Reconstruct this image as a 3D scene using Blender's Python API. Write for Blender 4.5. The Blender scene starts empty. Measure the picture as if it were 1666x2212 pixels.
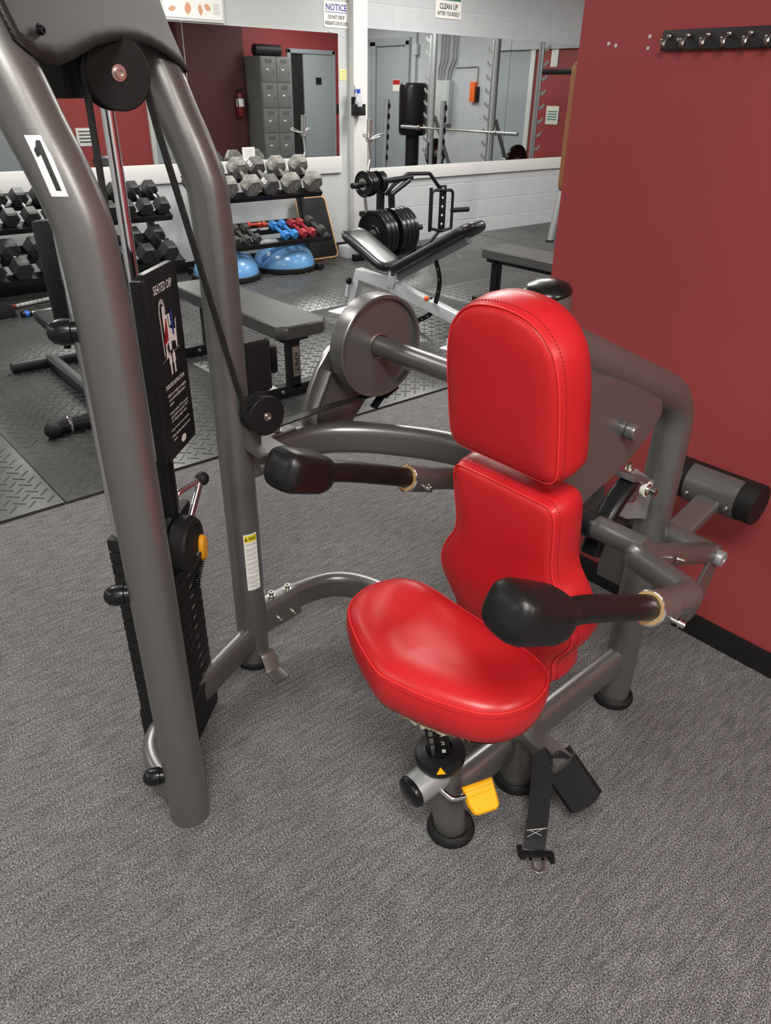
import bpy, bmesh, math, random
import numpy as np
from mathutils import Matrix, Vector
random.seed(7)
PI = math.pi
C = bpy.context.scene.collection
sc = bpy.context.scene

# ------------------------------------------------------------------ camera, world, lights, exposure
cam_d = bpy.data.cameras.new('camera'); cam = bpy.data.objects.new('camera', cam_d); C.objects.link(cam)
FPX, PITCH, ROLL, YAW, CAMH = 1589.8, math.radians(29.78), math.radians(0.99), math.radians(40.78), 1.48
fw = Vector((math.sin(YAW)*math.cos(PITCH), math.cos(YAW)*math.cos(PITCH), -math.sin(PITCH)))
rt0 = Vector((math.cos(YAW), -math.sin(YAW), 0)); up0 = rt0.cross(fw)
rt = rt0*math.cos(ROLL) + up0*math.sin(ROLL); up = -rt0*math.sin(ROLL) + up0*math.cos(ROLL)
m = Matrix((rt, up, -fw)).transposed().to_4x4(); m.translation = (0, 0, CAMH)
cam.matrix_world = m
cam_d.sensor_fit = 'VERTICAL'; cam_d.sensor_height = 24.0; cam_d.lens = FPX*24.0/2212.0
cam_d.clip_start = 0.02; cam_d.clip_end = 60
sc.camera = cam
wd = bpy.data.worlds.new('world'); sc.world = wd; wd.use_nodes = True
wd.node_tree.nodes['Background'].inputs[0].default_value = (0.9, 0.95, 1, 1)
wd.node_tree.nodes['Background'].inputs[1].default_value = 0.15
vs = sc.view_settings
vs.view_transform = 'Standard'; vs.look = 'None'; vs.exposure = 0.55; vs.gamma = 1.0; vs.use_curve_mapping = False
CEIL = 2.85
# ceiling troffers: (x, y, watts)
TROFFERS = [(-0.35, -0.45, 62), (-2.7, 1.9, 16), (0.4, 3.9, 26), (-2.6, 4.6, 16), (3.3, 3.9, 46), (5.6, 4.9, 52),
            (2.2, 5.5, 32), (8.2, 3.6, 50), (5.2, 1.2, 26), (-2.6, -2.4, 14), (0.9, -2.7, 58), (8.8, 1.2, 30)]
for i, (x, y, w) in enumerate(TROFFERS):
    ld = bpy.data.lights.new('troffer_lamp', 'AREA'); ld.shape = 'RECTANGLE'; ld.size = 0.56; ld.size_y = 1.15
    ld.energy = w; ld.color = (1.0, 0.975, 0.935)
    lo = bpy.data.objects.new('troffer_lamp', ld); C.objects.link(lo); lo.location = (x, y, CEIL-0.045)

# ------------------------------------------------------------------ materials
MATS = {}
def mat(name, col, rough=0.5, metal=0.0, spec=0.5, noise=None, bump=None, coat=0.0, emit=None, trans=0.0, ior=1.45):
    """noise = (scale, colour2, lo, hi), bump = (scale, strength, dist)"""
    if name in MATS: return MATS[name]
    m = bpy.data.materials.new(name); m.use_nodes = True; nt = m.node_tree; b = nt.nodes['Principled BSDF']
    b.inputs['Base Color'].default_value = (*col, 1); b.inputs['Roughness'].default_value = rough
    b.inputs['Metallic'].default_value = metal; b.inputs['Specular IOR Level'].default_value = spec
    b.inputs['IOR'].default_value = ior
    if coat: b.inputs['Coat Weight'].default_value = coat; b.inputs['Coat Roughness'].default_value = 0.25
    if trans: b.inputs['Transmission Weight'].default_value = trans
    if emit: b.inputs['Emission Color'].default_value = (*emit[0], 1); b.inputs['Emission Strength'].default_value = emit[1]
    tc = nt.nodes.new('ShaderNodeTexCoord')
    if noise:
        n = nt.nodes.new('ShaderNodeTexNoise'); n.inputs['Scale'].default_value = noise[0]; n.inputs['Detail'].default_value = 4
        nt.links.new(tc.outputs['Object'], n.inputs['Vector'])
        r = nt.nodes.new('ShaderNodeValToRGB'); r.color_ramp.elements[0].position = noise[2]; r.color_ramp.elements[1].position = noise[3]
        r.color_ramp.elements[0].color = (*col, 1); r.color_ramp.elements[1].color = (*noise[1], 1)
        nt.links.new(n.outputs['Fac'], r.inputs['Fac']); nt.links.new(r.outputs['Color'], b.inputs['Base Color'])
    if bump:
        n = nt.nodes.new('ShaderNodeTexNoise'); n.inputs['Scale'].default_value = bump[0]; n.inputs['Detail'].default_value = 3
        nt.links.new(tc.outputs['Object'], n.inputs['Vector'])
        bp = nt.nodes.new('ShaderNodeBump'); bp.inputs['Strength'].default_value = bump[1]; bp.inputs['Distance'].default_value = bump[2]
        nt.links.new(n.outputs['Fac'], bp.inputs['Height']); nt.links.new(bp.outputs['Normal'], b.inputs['Normal'])
    MATS[name] = m; return m

STEEL = mat('grey_powder_coat', (0.175, 0.171, 0.163), 0.32, 0.65, 0.5, noise=(900, (0.215, 0.21, 0.20), 0.4, 0.62))
STEEL2 = mat('grey_rack_paint', (0.30, 0.31, 0.31), 0.4, 0.4)
REDV = mat('red_vinyl', (0.50, 0.014, 0.018), 0.34, 0, 0.5, noise=(14, (0.46, 0.012, 0.017), 0.35, 0.7), bump=(420, 0.10, 0.0015))
REDS = mat('red_seam_thread', (0.30, 0.008, 0.012), 0.7)
REDP = mat('red_piping', (0.72, 0.03, 0.03), 0.4)
BLKP = mat('black_plastic', (0.008, 0.008, 0.0085), 0.36, 0, 0.38)
BLKM = mat('black_matte_plastic', (0.012, 0.0118, 0.0115), 0.55, 0, 0.3)
BLKG = mat('black_gloss', (0.006, 0.006, 0.0065), 0.25, 0, 0.42)
BLKR = mat('black_rubber', (0.011, 0.0105, 0.010), 0.55, 0, 0.28, bump=(300, 0.2, 0.001))
GRIP = mat('rubber_grip', (0.008, 0.0075, 0.0075), 0.34, 0, 0.42, bump=(420, 0.22, 0.0015))
CHROME = mat('chrome', (0.8, 0.8, 0.82), 0.08, 1.0)
BOLT = mat('steel_bolt', (0.55, 0.53, 0.48), 0.28, 1.0)
BRONZE = mat('bronze_bushing', (0.55, 0.36, 0.16), 0.45, 0.4)
YEL = mat('yellow_plastic', (0.85, 0.40, 0.004), 0.45, 0, 0.3)
ORG = mat('amber_plastic', (0.72, 0.30, 0.01), 0.4)
WHT = mat('white_sticker', (0.80, 0.79, 0.74), 0.45)
INK = mat('black_ink', (0.015, 0.015, 0.015), 0.6)
WINK = mat('white_ink', (0.75, 0.74, 0.70), 0.6)
GINK = mat('grey_ink', (0.42, 0.41, 0.38), 0.6)
YINK = mat('yellow_ink', (0.75, 0.62, 0.02), 0.5)
BLUEINK = mat('blue_ink', (0.02, 0.035, 0.30), 0.5)
REDINK = mat('red_ink', (0.5, 0.02, 0.02), 0.5)
GREENINK = mat('green_ink', (0.02, 0.17, 0.07), 0.5)
REDWALL = mat('red_wall_paint', (0.32, 0.050, 0.051), 0.50, 0, 0.4, noise=(2.2, (0.30, 0.047, 0.048), 0.3, 0.7), bump=(160, 0.12, 0.002))
REDSHADE = mat('shaded_red_paint', (0.07, 0.017, 0.015), 0.6)  # red wall colour darkened, its shade is mixed into the paint
GREYWALL = mat('grey_wall_paint', (0.48, 0.50, 0.50), 0.6, 0, 0.35, bump=(120, 0.08, 0.002))
BLOCK = mat('painted_block', (0.50, 0.52, 0.53), 0.6, 0, 0.35, noise=(6, (0.45, 0.47, 0.485), 0.3, 0.75), bump=(90, 0.3, 0.003))
MORTAR = mat('painted_mortar', (0.53, 0.55, 0.56), 0.75)
TRIMW = mat('white_trim_paint', (0.63, 0.63, 0.61), 0.5)
CEILM = mat('ceiling_tile', (0.80, 0.79, 0.76), 0.8)
BASEB = mat('black_vinyl_base', (0.012, 0.011, 0.011), 0.35)
MIRROR = mat('mirror_glass', (0.80, 0.84, 0.83), 0.015, 1.0)
GLASSE = mat('mirror_edge', (0.10, 0.13, 0.12), 0.3)
DOORG = mat('grey_door_paint', (0.33, 0.36, 0.38), 0.45)
HEXB = mat('black_hex_rubber', (0.020, 0.0205, 0.0205), 0.42, 0, 0.5, noise=(40, (0.034, 0.034, 0.034), 0.4, 0.75))
HEXG = mat('worn_grey_iron', (0.16, 0.155, 0.14), 0.5, 0.2, 0.5, noise=(24, (0.34, 0.33, 0.29), 0.42, 0.68))
BENCHV = mat('bench_vinyl_dark', (0.06, 0.059, 0.057), 0.33, 0, 0.5, bump=(300, 0.08, 0.001))
BENCHG = mat('bench_vinyl_black', (0.015, 0.015, 0.016), 0.25, 0, 0.5)
FRAMEB = mat('black_frame_paint', (0.009, 0.009, 0.0095), 0.38, 0, 0.38)
FRAMEW = mat('white_frame_paint', (0.62, 0.65, 0.67), 0.4)
BOSU = mat('blue_dome_vinyl', (0.13, 0.31, 0.58), 0.22, 0, 0.5)
BOSUD = mat('dark_blue_stripe', (0.035, 0.11, 0.25), 0.25, 0, 0.5)
WOOD = mat('light_wood', (0.55, 0.33, 0.14), 0.5)
BROWN = mat('brown_wood_edge', (0.33, 0.15, 0.06), 0.5)
BLUEN = mat('blue_neoprene', (0.035, 0.20, 0.52), 0.55)
REDN = mat('red_neoprene', (0.30, 0.020, 0.035), 0.55)
REDD = mat('orange_red_vinyl', (0.50, 0.05, 0.02), 0.4)
DARKG = mat('dark_grey_neoprene', (0.045, 0.045, 0.042), 0.6)
PAPER = mat('paper', (0.80, 0.80, 0.77), 0.6)
NOTEY = mat('yellow_paper', (0.78, 0.68, 0.25), 0.6)
SKIN = mat('print_flesh', (0.62, 0.33, 0.20), 0.6)
ORANGE = mat('orange_plastic', (0.85, 0.14, 0.02), 0.45)
LOCKER = mat('locker_grey', (0.14, 0.145, 0.14), 0.45)
CLEARP = mat('clear_bottle_plastic', (0.75, 0.8, 0.85), 0.15, 0, 0.5, trans=0.5)
PANELE = mat('lit_diffuser', (0.9, 0.9, 0.88), 0.6, emit=((1, 0.965, 0.9), 3.0))

def carpet_mat():
    m = bpy.data.materials.new('grey_loop_carpet'); m.use_nodes = True; nt = m.node_tree; b = nt.nodes['Principled BSDF']
    N = nt.nodes.new; Lk = nt.links.new
    tc = N('ShaderNodeTexCoord'); mp = N('ShaderNodeMapping'); mp.inputs['Scale'].default_value = (0.55, 1.0, 1.0)
    mp.inputs['Rotation'].default_value = (0, 0, math.radians(4))
    Lk(tc.outputs['Object'], mp.inputs['Vector'])
    n1 = N('ShaderNodeTexNoise'); n1.inputs['Scale'].default_value = 430; n1.inputs['Detail'].default_value = 2; n1.inputs['Roughness'].default_value = 0.6
    Lk(mp.outputs['Vector'], n1.inputs['Vector'])
    r1 = N('ShaderNodeValToRGB'); e = r1.color_ramp.elements
    e[0].position = 0.34; e[0].color = (0.026, 0.0265, 0.029, 1); e[1].position = 0.66; e[1].color = (0.36, 0.350, 0.335, 1)
    x = r1.color_ramp.elements.new(0.50); x.color = (0.128, 0.127, 0.129, 1)
    Lk(n1.outputs['Fac'], r1.inputs['Fac'])
    mp2 = N('ShaderNodeMapping'); mp2.inputs['Scale'].default_value = (0.16, 1.0, 1.0); mp2.inputs['Rotation'].default_value = (0, 0, math.radians(6))
    Lk(tc.outputs['Object'], mp2.inputs['Vector'])
    n2 = N('ShaderNodeTexNoise'); n2.inputs['Scale'].default_value = 95; n2.inputs['Detail'].default_value = 3
    Lk(mp2.outputs['Vector'], n2.inputs['Vector'])
    r2 = N('ShaderNodeMapRange'); r2.inputs[1].default_value = 0.3; r2.inputs[2].default_value = 0.7; r2.inputs[3].default_value = 0.72; r2.inputs[4].default_value = 1.25
    Lk(n2.outputs['Fac'], r2.inputs[0])
    n3 = N('ShaderNodeTexNoise'); n3.inputs['Scale'].default_value = 60; n3.inputs['Detail'].default_value = 1
    Lk(tc.outputs['Object'], n3.inputs['Vector'])
    r3 = N('ShaderNodeValToRGB'); r3.color_ramp.elements[0].color = (0.98, 1.0, 0.97, 1); r3.color_ramp.elements[1].color = (1.025, 0.975, 1.0, 1)
    r3.color_ramp.elements[0].position = 0.4; r3.color_ramp.elements[1].position = 0.6
    Lk(n3.outputs['Fac'], r3.inputs['Fac'])
    mx = N('ShaderNodeMix'); mx.data_type = 'RGBA'; mx.blend_type = 'MULTIPLY'; mx.inputs[0].default_value = 1
    Lk(r1.outputs['Color'], mx.inputs[6]); Lk(r3.outputs['Color'], mx.inputs[7])
    vm = N('ShaderNodeVectorMath'); vm.operation = 'SCALE'; Lk(mx.outputs[2], vm.inputs[0]); Lk(r2.outputs[0], vm.inputs['Scale'])
    Lk(vm.outputs[0], b.inputs['Base Color'])
    bp = N('ShaderNodeBump'); bp.inputs['Strength'].default_value = 0.8; bp.inputs['Distance'].default_value = 0.004
    Lk(n1.outputs['Fac'], bp.inputs['Height']); Lk(bp.outputs['Normal'], b.inputs['Normal'])
    b.inputs['Roughness'].default_value = 0.95; b.inputs['Specular IOR Level'].default_value = 0.1
    return m
CARPET = carpet_mat()
def mat_rubber():
    m = mat('black_mat_rubber', (0.036, 0.036, 0.035), 0.34, 0, 0.6, noise=(3, (0.055, 0.055, 0.053), 0.35, 0.8), bump=(700, 0.10, 0.001))
    return m
MATR = mat_rubber()
def carbon_mat():
    m = bpy.data.materials.new('carbon_weave_plastic'); m.use_nodes = True; nt = m.node_tree; b = nt.nodes['Principled BSDF']
    N = nt.nodes.new; Lk = nt.links.new
    tc = N('ShaderNodeTexCoord'); mp = N('ShaderNodeMapping'); mp.inputs['Rotation'].default_value = (0.3, 0.5, 0.74)
    Lk(tc.outputs['Object'], mp.inputs['Vector'])
    w = N('ShaderNodeTexWave'); w.inputs['Scale'].default_value = 62; w.bands_direction = 'DIAGONAL'; w.inputs['Distortion'].default_value = 0
    Lk(mp.outputs['Vector'], w.inputs['Vector'])
    r = N('ShaderNodeValToRGB'); r.color_ramp.elements[0].color = (0.006, 0.006, 0.0055, 1); r.color_ramp.elements[1].color = (0.034, 0.033, 0.030, 1)
    Lk(w.outputs['Fac'], r.inputs['Fac']); Lk(r.outputs['Color'], b.inputs['Base Color'])
    b.inputs['Roughness'].default_value = 0.45; b.inputs['Specular IOR Level'].default_value = 0.35
    return m
CARBON = carbon_mat()

# ------------------------------------------------------------------ mesh helpers
def V(*a): return Vector(a if len(a) > 1 else a[0])
def frame(d, upv=(0, 0, 1)):
    d = Vector(d).normalized(); u = Vector(upv)
    if abs(d.dot(u)) > 0.98: u = Vector((1, 0, 0))
    s = d.cross(u).normalized(); u = s.cross(d).normalized()
    return d, s, u
def smooth(pts, n=6):
    P = [Vector(p) for p in pts]; out = []
    for i in range(len(P)-1):
        p0 = P[i-1] if i else P[0]*2-P[1]; p1, p2 = P[i], P[i+1]; p3 = P[i+2] if i+2 < len(P) else P[-1]*2-P[-2]
        for k in range(n):
            t = k/n
            out.append(0.5*((2*p1)+(p2-p0)*t+(2*p0-5*p1+4*p2-p3)*t*t+(3*p1-p0-3*p2+p3)*t**3))
    out.append(P[-1]); return out
def fillet(pts, r, n=7):
    P = [Vector(p) for p in pts]; out = [P[0]]
    for i in range(1, len(P)-1):
        a, b, c = P[i-1], P[i], P[i+1]; d1 = (a-b); d2 = (c-b)
        ang = d1.angle(d2); rr = r[i-1] if isinstance(r, (list, tuple)) else r
        l = min(rr/max(math.tan(ang/2), 1e-3), d1.length*0.49, d2.length*0.49)
        s, e = b+d1.normalized()*l, b+d2.normalized()*l
        for k in range(n+1):
            t = k/n; out.append(s*(1-t)**2+b*2*t*(1-t)+e*t*t)
    out.append(P[-1]); return out
def circ(r, n=16, ry=None): return [(r*math.cos(2*PI*i/n), (ry or r)*math.sin(2*PI*i/n)) for i in range(n)]
def rrect(w, h, r, n=4):
    out = []
    for cx, cy, a0 in ((w/2-r, h/2-r, 0), (-w/2+r, h/2-r, PI/2), (-w/2+r, -h/2+r, PI), (w/2-r, -h/2+r, 1.5*PI)):
        for k in range(n+1): a = a0+PI/2*k/n; out.append((cx+r*math.cos(a), cy+r*math.sin(a)))
    return out

class MB:
    def __init__(s): s.v = []; s.f = []
    def add(s, vs, fs):
        o = len(s.v); s.v += [tuple(x) for x in vs]; s.f += [tuple(i+o for i in f) for f in fs]; return s
    def box(s, c, size, R=None, b=0.0):
        x, y, z = [k/2 for k in size]; c = Vector(c); R = R or Matrix.Identity(3)
        if b <= 0:
            vs = [c+R@Vector((sx*x, sy*y, sz*z)) for sx in (-1, 1) for sy in (-1, 1) for sz in (-1, 1)]
            return s.add(vs, [(0, 1, 3, 2), (4, 6, 7, 5), (0, 4, 5, 1), (2, 3, 7, 6), (0, 2, 6, 4), (1, 5, 7, 3)])
        b = min(b, x*0.95, y*0.95, z*0.95); bm = bmesh.new(); bmesh.ops.create_cube(bm, size=1.0)
        for v in bm.verts: v.co = Vector((v.co.x*2*x, v.co.y*2*y, v.co.z*2*z))
        bmesh.ops.bevel(bm, geom=bm.edges[:], offset=b, segments=2, affect='EDGES', profile=0.6)
        bm.verts.ensure_lookup_table()
        vs = [c+R@v.co for v in bm.verts]; fs = [tuple(v.index for v in f.verts) for f in bm.faces]; bm.free()
        return s.add(vs, fs)
    def bar(s, p0, p1, w, h, upv=(0, 0, 1), b=0.0):
        p0, p1 = Vector(p0), Vector(p1); d, sd, u = frame(p1-p0, upv)
        R = Matrix((d, sd, u)).transposed(); return s.box((p0+p1)/2, ((p1-p0).length, w, h), R, b)
    def sweep(s, path, prof, upv=(0, 0, 1), caps=True, scale=None, closed=False):
        P = [Vector(p) for p in path]; n = len(P); k = len(prof); vs = []
        T = []
        for i in range(n):
            if closed: t = P[(i+1) % n]-P[i-1]
            else: t = P[min(i+1, n-1)]-P[max(i-1, 0)]
            T.append(t.normalized())
        d, sd, u = frame(T[0], upv)
        for i in range(n):
            if i:
                q = T[i-1].rotation_difference(T[i]); sd = q@sd; u = q@u
            a = scale[i] if scale else 1.0
            vs += [P[i]+sd*(x*a)+u*(y*a) for x, y in prof]
        fs = []
        for i in range(n if closed else n-1):
            j = (i+1) % n
            for q in range(k): fs.append((i*k+q, i*k+(q+1) % k, j*k+(q+1) % k, j*k+q))
        if caps and not closed: fs.append(tuple(range(k))[::-1]); fs.append(tuple((n-1)*k+q for q in range(k)))
        return s.add(vs, fs)
    def tube(s, path, r, seg=16, caps=True, scale=None, closed=False, upv=(0, 0, 1)):
        return s.sweep(path, circ(r, seg), upv, caps, scale, closed)
    def lathe(s, prof, o, axis=(0, 0, 1), seg=28, cap0=True, cap1=True):
        o = Vector(o); d, a, b = frame(axis, (0, 0, 1) if abs(Vector(axis).normalized().z) < 0.9 else (1, 0, 0)); vs = []; n = len(prof)
        for r, h in prof: vs += [o+d*h+a*(r*math.cos(2*PI*i/seg))+b*(r*math.sin(2*PI*i/seg)) for i in range(seg)]
        fs = [(i*seg+q, i*seg+(q+1) % seg, (i+1)*seg+(q+1) % seg, (i+1)*seg+q) for i in range(n-1) for q in range(seg)]
        if cap0: fs.append(tuple(range(seg))[::-1])
        if cap1: fs.append(tuple((n-1)*seg+q for q in range(seg)))
        return s.add(vs, fs)
    def cyl(s, p0, p1, r, seg=20, b=0.0):
        p0, p1 = Vector(p0), Vector(p1); L = (p1-p0).length
        pr = [(r, 0), (r, L)] if b <= 0 else [(r-b, 0), (r, b), (r, L-b), (r-b, L)]
        return s.lathe(pr, p0, p1-p0, seg)
    def sphere(s, c, r, seg=16, rz=None):
        n = 9; pr = [(max(r*math.sin(PI*i/(n-1)), 1e-4), -(rz or r)*math.cos(PI*i/(n-1))) for i in range(n)]
        return s.lathe(pr, c, (0, 0, 1), seg)
    def prism(s, poly, o, ux, uy, th, b=0.0):
        """outline in (ux,uy), extruded th along ux x uy, starting at the plane"""
        o, ux, uy = Vector(o), Vector(ux), Vector(uy); nz = ux.cross(uy).normalized(); k = len(poly)
        cx = sum(p[0] for p in poly)/k; cy = sum(p[1] for p in poly)/k
        ins = offset_poly(poly, -b) if b else poly
        rings = [(ins, 0), (poly, b), (poly, th-b), (ins, th)] if b else [(poly, 0), (poly, th)]
        vs = []
        for pl, h in rings: vs += [o+ux*x+uy*y+nz*h for x, y in pl]
        fs = [(i*k+q, i*k+(q+1) % k, (i+1)*k+(q+1) % k, (i+1)*k+q) for i in range(len(rings)-1) for q in range(k)]
        fs.append(tuple(range(k))[::-1]); fs.append(tuple((len(rings)-1)*k+q for q in range(k)))
        return s.add(vs, fs)
    def pillow(s, poly, o, ux, uy, uz, rings, dome):
        """rings = [(offset, height)] then dome = [(scale, height)] towards the centroid"""
        o, ux, uy, uz = Vector(o), Vector(ux), Vector(uy), Vector(uz); k = len(poly)
        cx = sum(p[0] for p in poly)/k; cy = sum(p[1] for p in poly)/k; allr = []
        for off, h in rings: allr.append([(x, y, h) for x, y in offset_poly(poly, off)])
        last = allr[-1]
        for sc_, h in dome: allr.append([(cx+(x-cx)*sc_, cy+(y-cy)*sc_, h) for x, y, _ in last])
        vs = [o+ux*x+uy*y+uz*h for rg in allr for x, y, h in rg]; n = len(allr)
        fs = [(i*k+q, i*k+(q+1) % k, (i+1)*k+(q+1) % k, (i+1)*k+q) for i in range(n-1) for q in range(k)]
        fs.append(tuple(range(k))[::-1]); fs.append(tuple((n-1)*k+q for q in range(k)))
        return s.add(vs, fs)
    def build(s, name, material, parent=None, ang=38, flat=False):
        me = bpy.data.meshes.new(name); me.from_pydata([tuple(v) for v in s.v], [], s.f); me.validate()
        bm = bmesh.new(); bm.from_mesh(me); bmesh.ops.recalc_face_normals(bm, faces=bm.faces[:]); bm.to_mesh(me); bm.free()
        me.materials.append(material)
        if not flat: me.shade_smooth(); me.set_sharp_from_angle(angle=math.radians(ang))
        return link(name, me, parent)
def offset_poly(poly, d):
    n = len(poly); out = []
    area = sum(poly[i][0]*poly[(i+1) % n][1]-poly[(i+1) % n][0]*poly[i][1] for i in range(n)); sg = 1 if area > 0 else -1
    for i in range(n):
        a, b, c = poly[i-1], poly[i], poly[(i+1) % n]
        t = Vector((c[0]-a[0], c[1]-a[1])); t.normalize(); nn = Vector((t.y, -t.x))*sg
        out.append((b[0]+nn.x*d, b[1]+nn.y*d))
    return out
def link(name, me, parent=None):
    o = bpy.data.objects.new(name, me); C.objects.link(o)
    if parent is not None:
        o.parent = parent
        o.matrix_parent_inverse = WM.get(parent.name, Matrix.Identity(4)).inverted()
    return o
WM = {}
def thing(name, label, cat, loc=(0, 0, 0), rz=0.0, group=None):
    o = bpy.data.objects.new(name, None); C.objects.link(o); o.empty_display_size = 0.1
    o.location = loc; o.rotation_euler = (0, 0, rz); WM[o.name] = Matrix.Translation(loc) @ Matrix.Rotation(rz, 4, 'Z')
    return tag(o, label, cat, group)
def tag(o, label, cat, group=None):
    o['label'] = label; o['category'] = cat
    if group: o['group'] = group
    return o
def struct(o): o['kind'] = 'structure'; return o
def dup(root, loc, rz=0.0, label=None, group=None, rx=None):
    r = root.copy(); C.objects.link(r); r.location = loc; r.rotation_euler = (rx or 0, 0, rz)
    if label: r['label'] = label
    if group: r['group'] = group
    for ch in list(root.children):
        c = ch.copy(); C.objects.link(c); c.parent = r
        for g in list(ch.children):
            d = g.copy(); C.objects.link(d); d.parent = c
    return r
FONTS = {}
def text_pts(body, spacing=1.0, align='CENTER', lh=1.0, bold=0.018):
    """flat font mesh: (verts2d, faces, width, height) with its box centred on 0"""
    cu = bpy.data.curves.new('t', 'FONT'); cu.body = body; cu.size = 1.0; cu.align_x = align; cu.resolution_u = 2
    cu.offset = bold; cu.space_character = spacing; cu.space_line = lh
    ob = bpy.data.objects.new('t', cu); C.objects.link(ob)
    dg = bpy.context.evaluated_depsgraph_get(); me = bpy.data.meshes.new_from_object(ob.evaluated_get(dg))
    vs = [(v.co.x, v.co.y) for v in me.vertices]; fs = [tuple(p.vertices) for p in me.polygons]
    bpy.data.objects.remove(ob); bpy.data.curves.remove(cu); bpy.data.meshes.remove(me)
    x0 = min(v[0] for v in vs); x1 = max(v[0] for v in vs); y0 = min(v[1] for v in vs); y1 = max(v[1] for v in vs)
    return [((x-(x0+x1)/2)/(x1-x0), (y-(y0+y1)/2)/(y1-y0)) for x, y in vs], fs
def text_on(name, body, c, ux, uy, w, h, material, parent, eps=0.0006, **k):
    vs, fs = text_pts(body, **k); c, ux, uy = Vector(c), Vector(ux).normalized(), Vector(uy).normalized(); nz = ux.cross(uy)
    me = bpy.data.meshes.new(name); me.from_pydata([tuple(c+ux*x*w+uy*y*h+nz*eps) for x, y in vs], [], fs); me.materials.append(material)
    return link(name, me, parent)
def sheet(name, poly, c, ux, uy, th, material, parent=None):
    return MB().prism(poly, c, ux, uy, th).build(name, material, parent)
def rect(w, h): return [(-w/2, -h/2), (w/2, -h/2), (w/2, h/2), (-w/2, h/2)]
def bolts(name, items, material, parent):
    for p, ax, r, h in items:
        b = MB(); bolt(b, p, ax, r, h); b.build(name, material, parent)
def bolt(mb, p, axis, r=0.007, h=0.009):
    a = Vector(axis).normalized(); p = Vector(p)
    mb.lathe([(r*1.5, 0), (r*1.5, 0.002), (r, 0.0021), (r, h), (r*0.55, h), (r*0.5, h*0.5)], p, a, 14)

# ------------------------------------------------------------------ room shell
X0, X1, Y0, Y1 = -4.0, 10.3, -4.0, 6.55
floor = struct(MB().box(((X0+X1)/2, (Y0+Y1)/2, -0.05), (X1-X0, Y1-Y0, 0.1)).build('floor', CARPET, flat=True))
struct(MB().box(((X0+X1)/2, (Y0+Y1)/2, CEIL+0.05), (X1-X0, Y1-Y0, 0.1)).build('ceiling', CEILM, flat=True))
struct(MB().box(((X0+5.1)/2, 6.53, CEIL/2), (5.1-X0, 0.14, CEIL)).build('wall_back_left', GREYWALL, flat=True))
wbr = struct(MB().box(((5.1+X1)/2, 6.5655, CEIL/2), (X1-5.1, 0.12, CEIL)).build('wall_back_right', MORTAR, flat=True))
struct(MB().box((X0-0.05, (Y0+Y1)/2, CEIL/2), (0.1, Y1-Y0, CEIL)).build('wall_left', GREYWALL, flat=True))
struct(MB().box(((X0+1.94)/2, Y0-0.05, CEIL/2), (1.94-X0, 0.1, CEIL)).build('wall_rear', GREYWALL, flat=True))
struct(MB().box((2.0, (Y0+1.472)/2, CEIL/2), (0.12, 1.472-Y0, CEIL)).build('wall_partition', REDWALL, flat=True))
struct(MB().box((1.936, (Y0+1.472)/2, 0.04), (0.008, 1.472-Y0, 0.08), b=0.002).build('baseboard_partition', BASEB))
struct(MB().box(((2.06+X1)/2, -0.40, CEIL/2), (X1-2.06, 0.1, CEIL)).build('wall_locker_side', REDWALL, flat=True))
struct(MB().box((X1+0.05, (-0.45+3.65)/2, CEIL/2), (0.1, 4.1, CEIL)).build('wall_end', BLOCK, flat=True))
struct(MB().box((X1+0.05, 3.98, CEIL/2), (0.1, 0.66, CEIL)).build('wall_end_grey', DOORG, flat=True))
struct(MB().box((X1+0.05, 5.43, CEIL/2), (0.1, 2.24, CEIL)).build('wall_end_red', REDWALL, flat=True))
struct(MB().box((X1-0.01, 4.345, 1.03), (0.04, 0.09, 2.06), b=0.004).build('trim_6', TRIMW))
struct(MB().box((X1-0.02, 5.08, 2.455), (0.06, 2.9, 0.79)).build('trim_7', BLOCK, flat=True))
struct(MB().box((7.19, -0.225, CEIL/2), (1.22, 0.25, CEIL)).build('wall_shaded', REDSHADE, flat=True))  # block added for the unlit stretch of red wall, shade in its colour
struct(MB().box((6.3, -0.335, CEIL/2), (0.42, 0.03, CEIL)).build('wall_recess', DOORG, flat=True))
struct(MB().box((6.05, -0.33, CEIL/2), (0.08, 0.05, CEIL), b=0.004).build('trim_5', TRIMW))
struct(MB().box((5.10, 6.44, CEIL/2), (0.17, 0.11, CEIL), b=0.006).build('trim_1', TRIMW))
struct(MB().box(((X0+4.90)/2, 6.448, 0.837), (4.90-X0, 0.026, 0.147), b=0.003).build('trim_2', TRIMW))
struct(MB().box(((5.19+X1)/2, 6.488, 0.717), (X1-5.19, 0.026, 0.128), b=0.003).build('trim_3', TRIMW))
struct(MB().box(((X0+5.02)/2, 6.456, 0.05), (5.02-X0, 0.01, 0.10), b=0.002).build('baseboard_back', BASEB))
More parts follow.
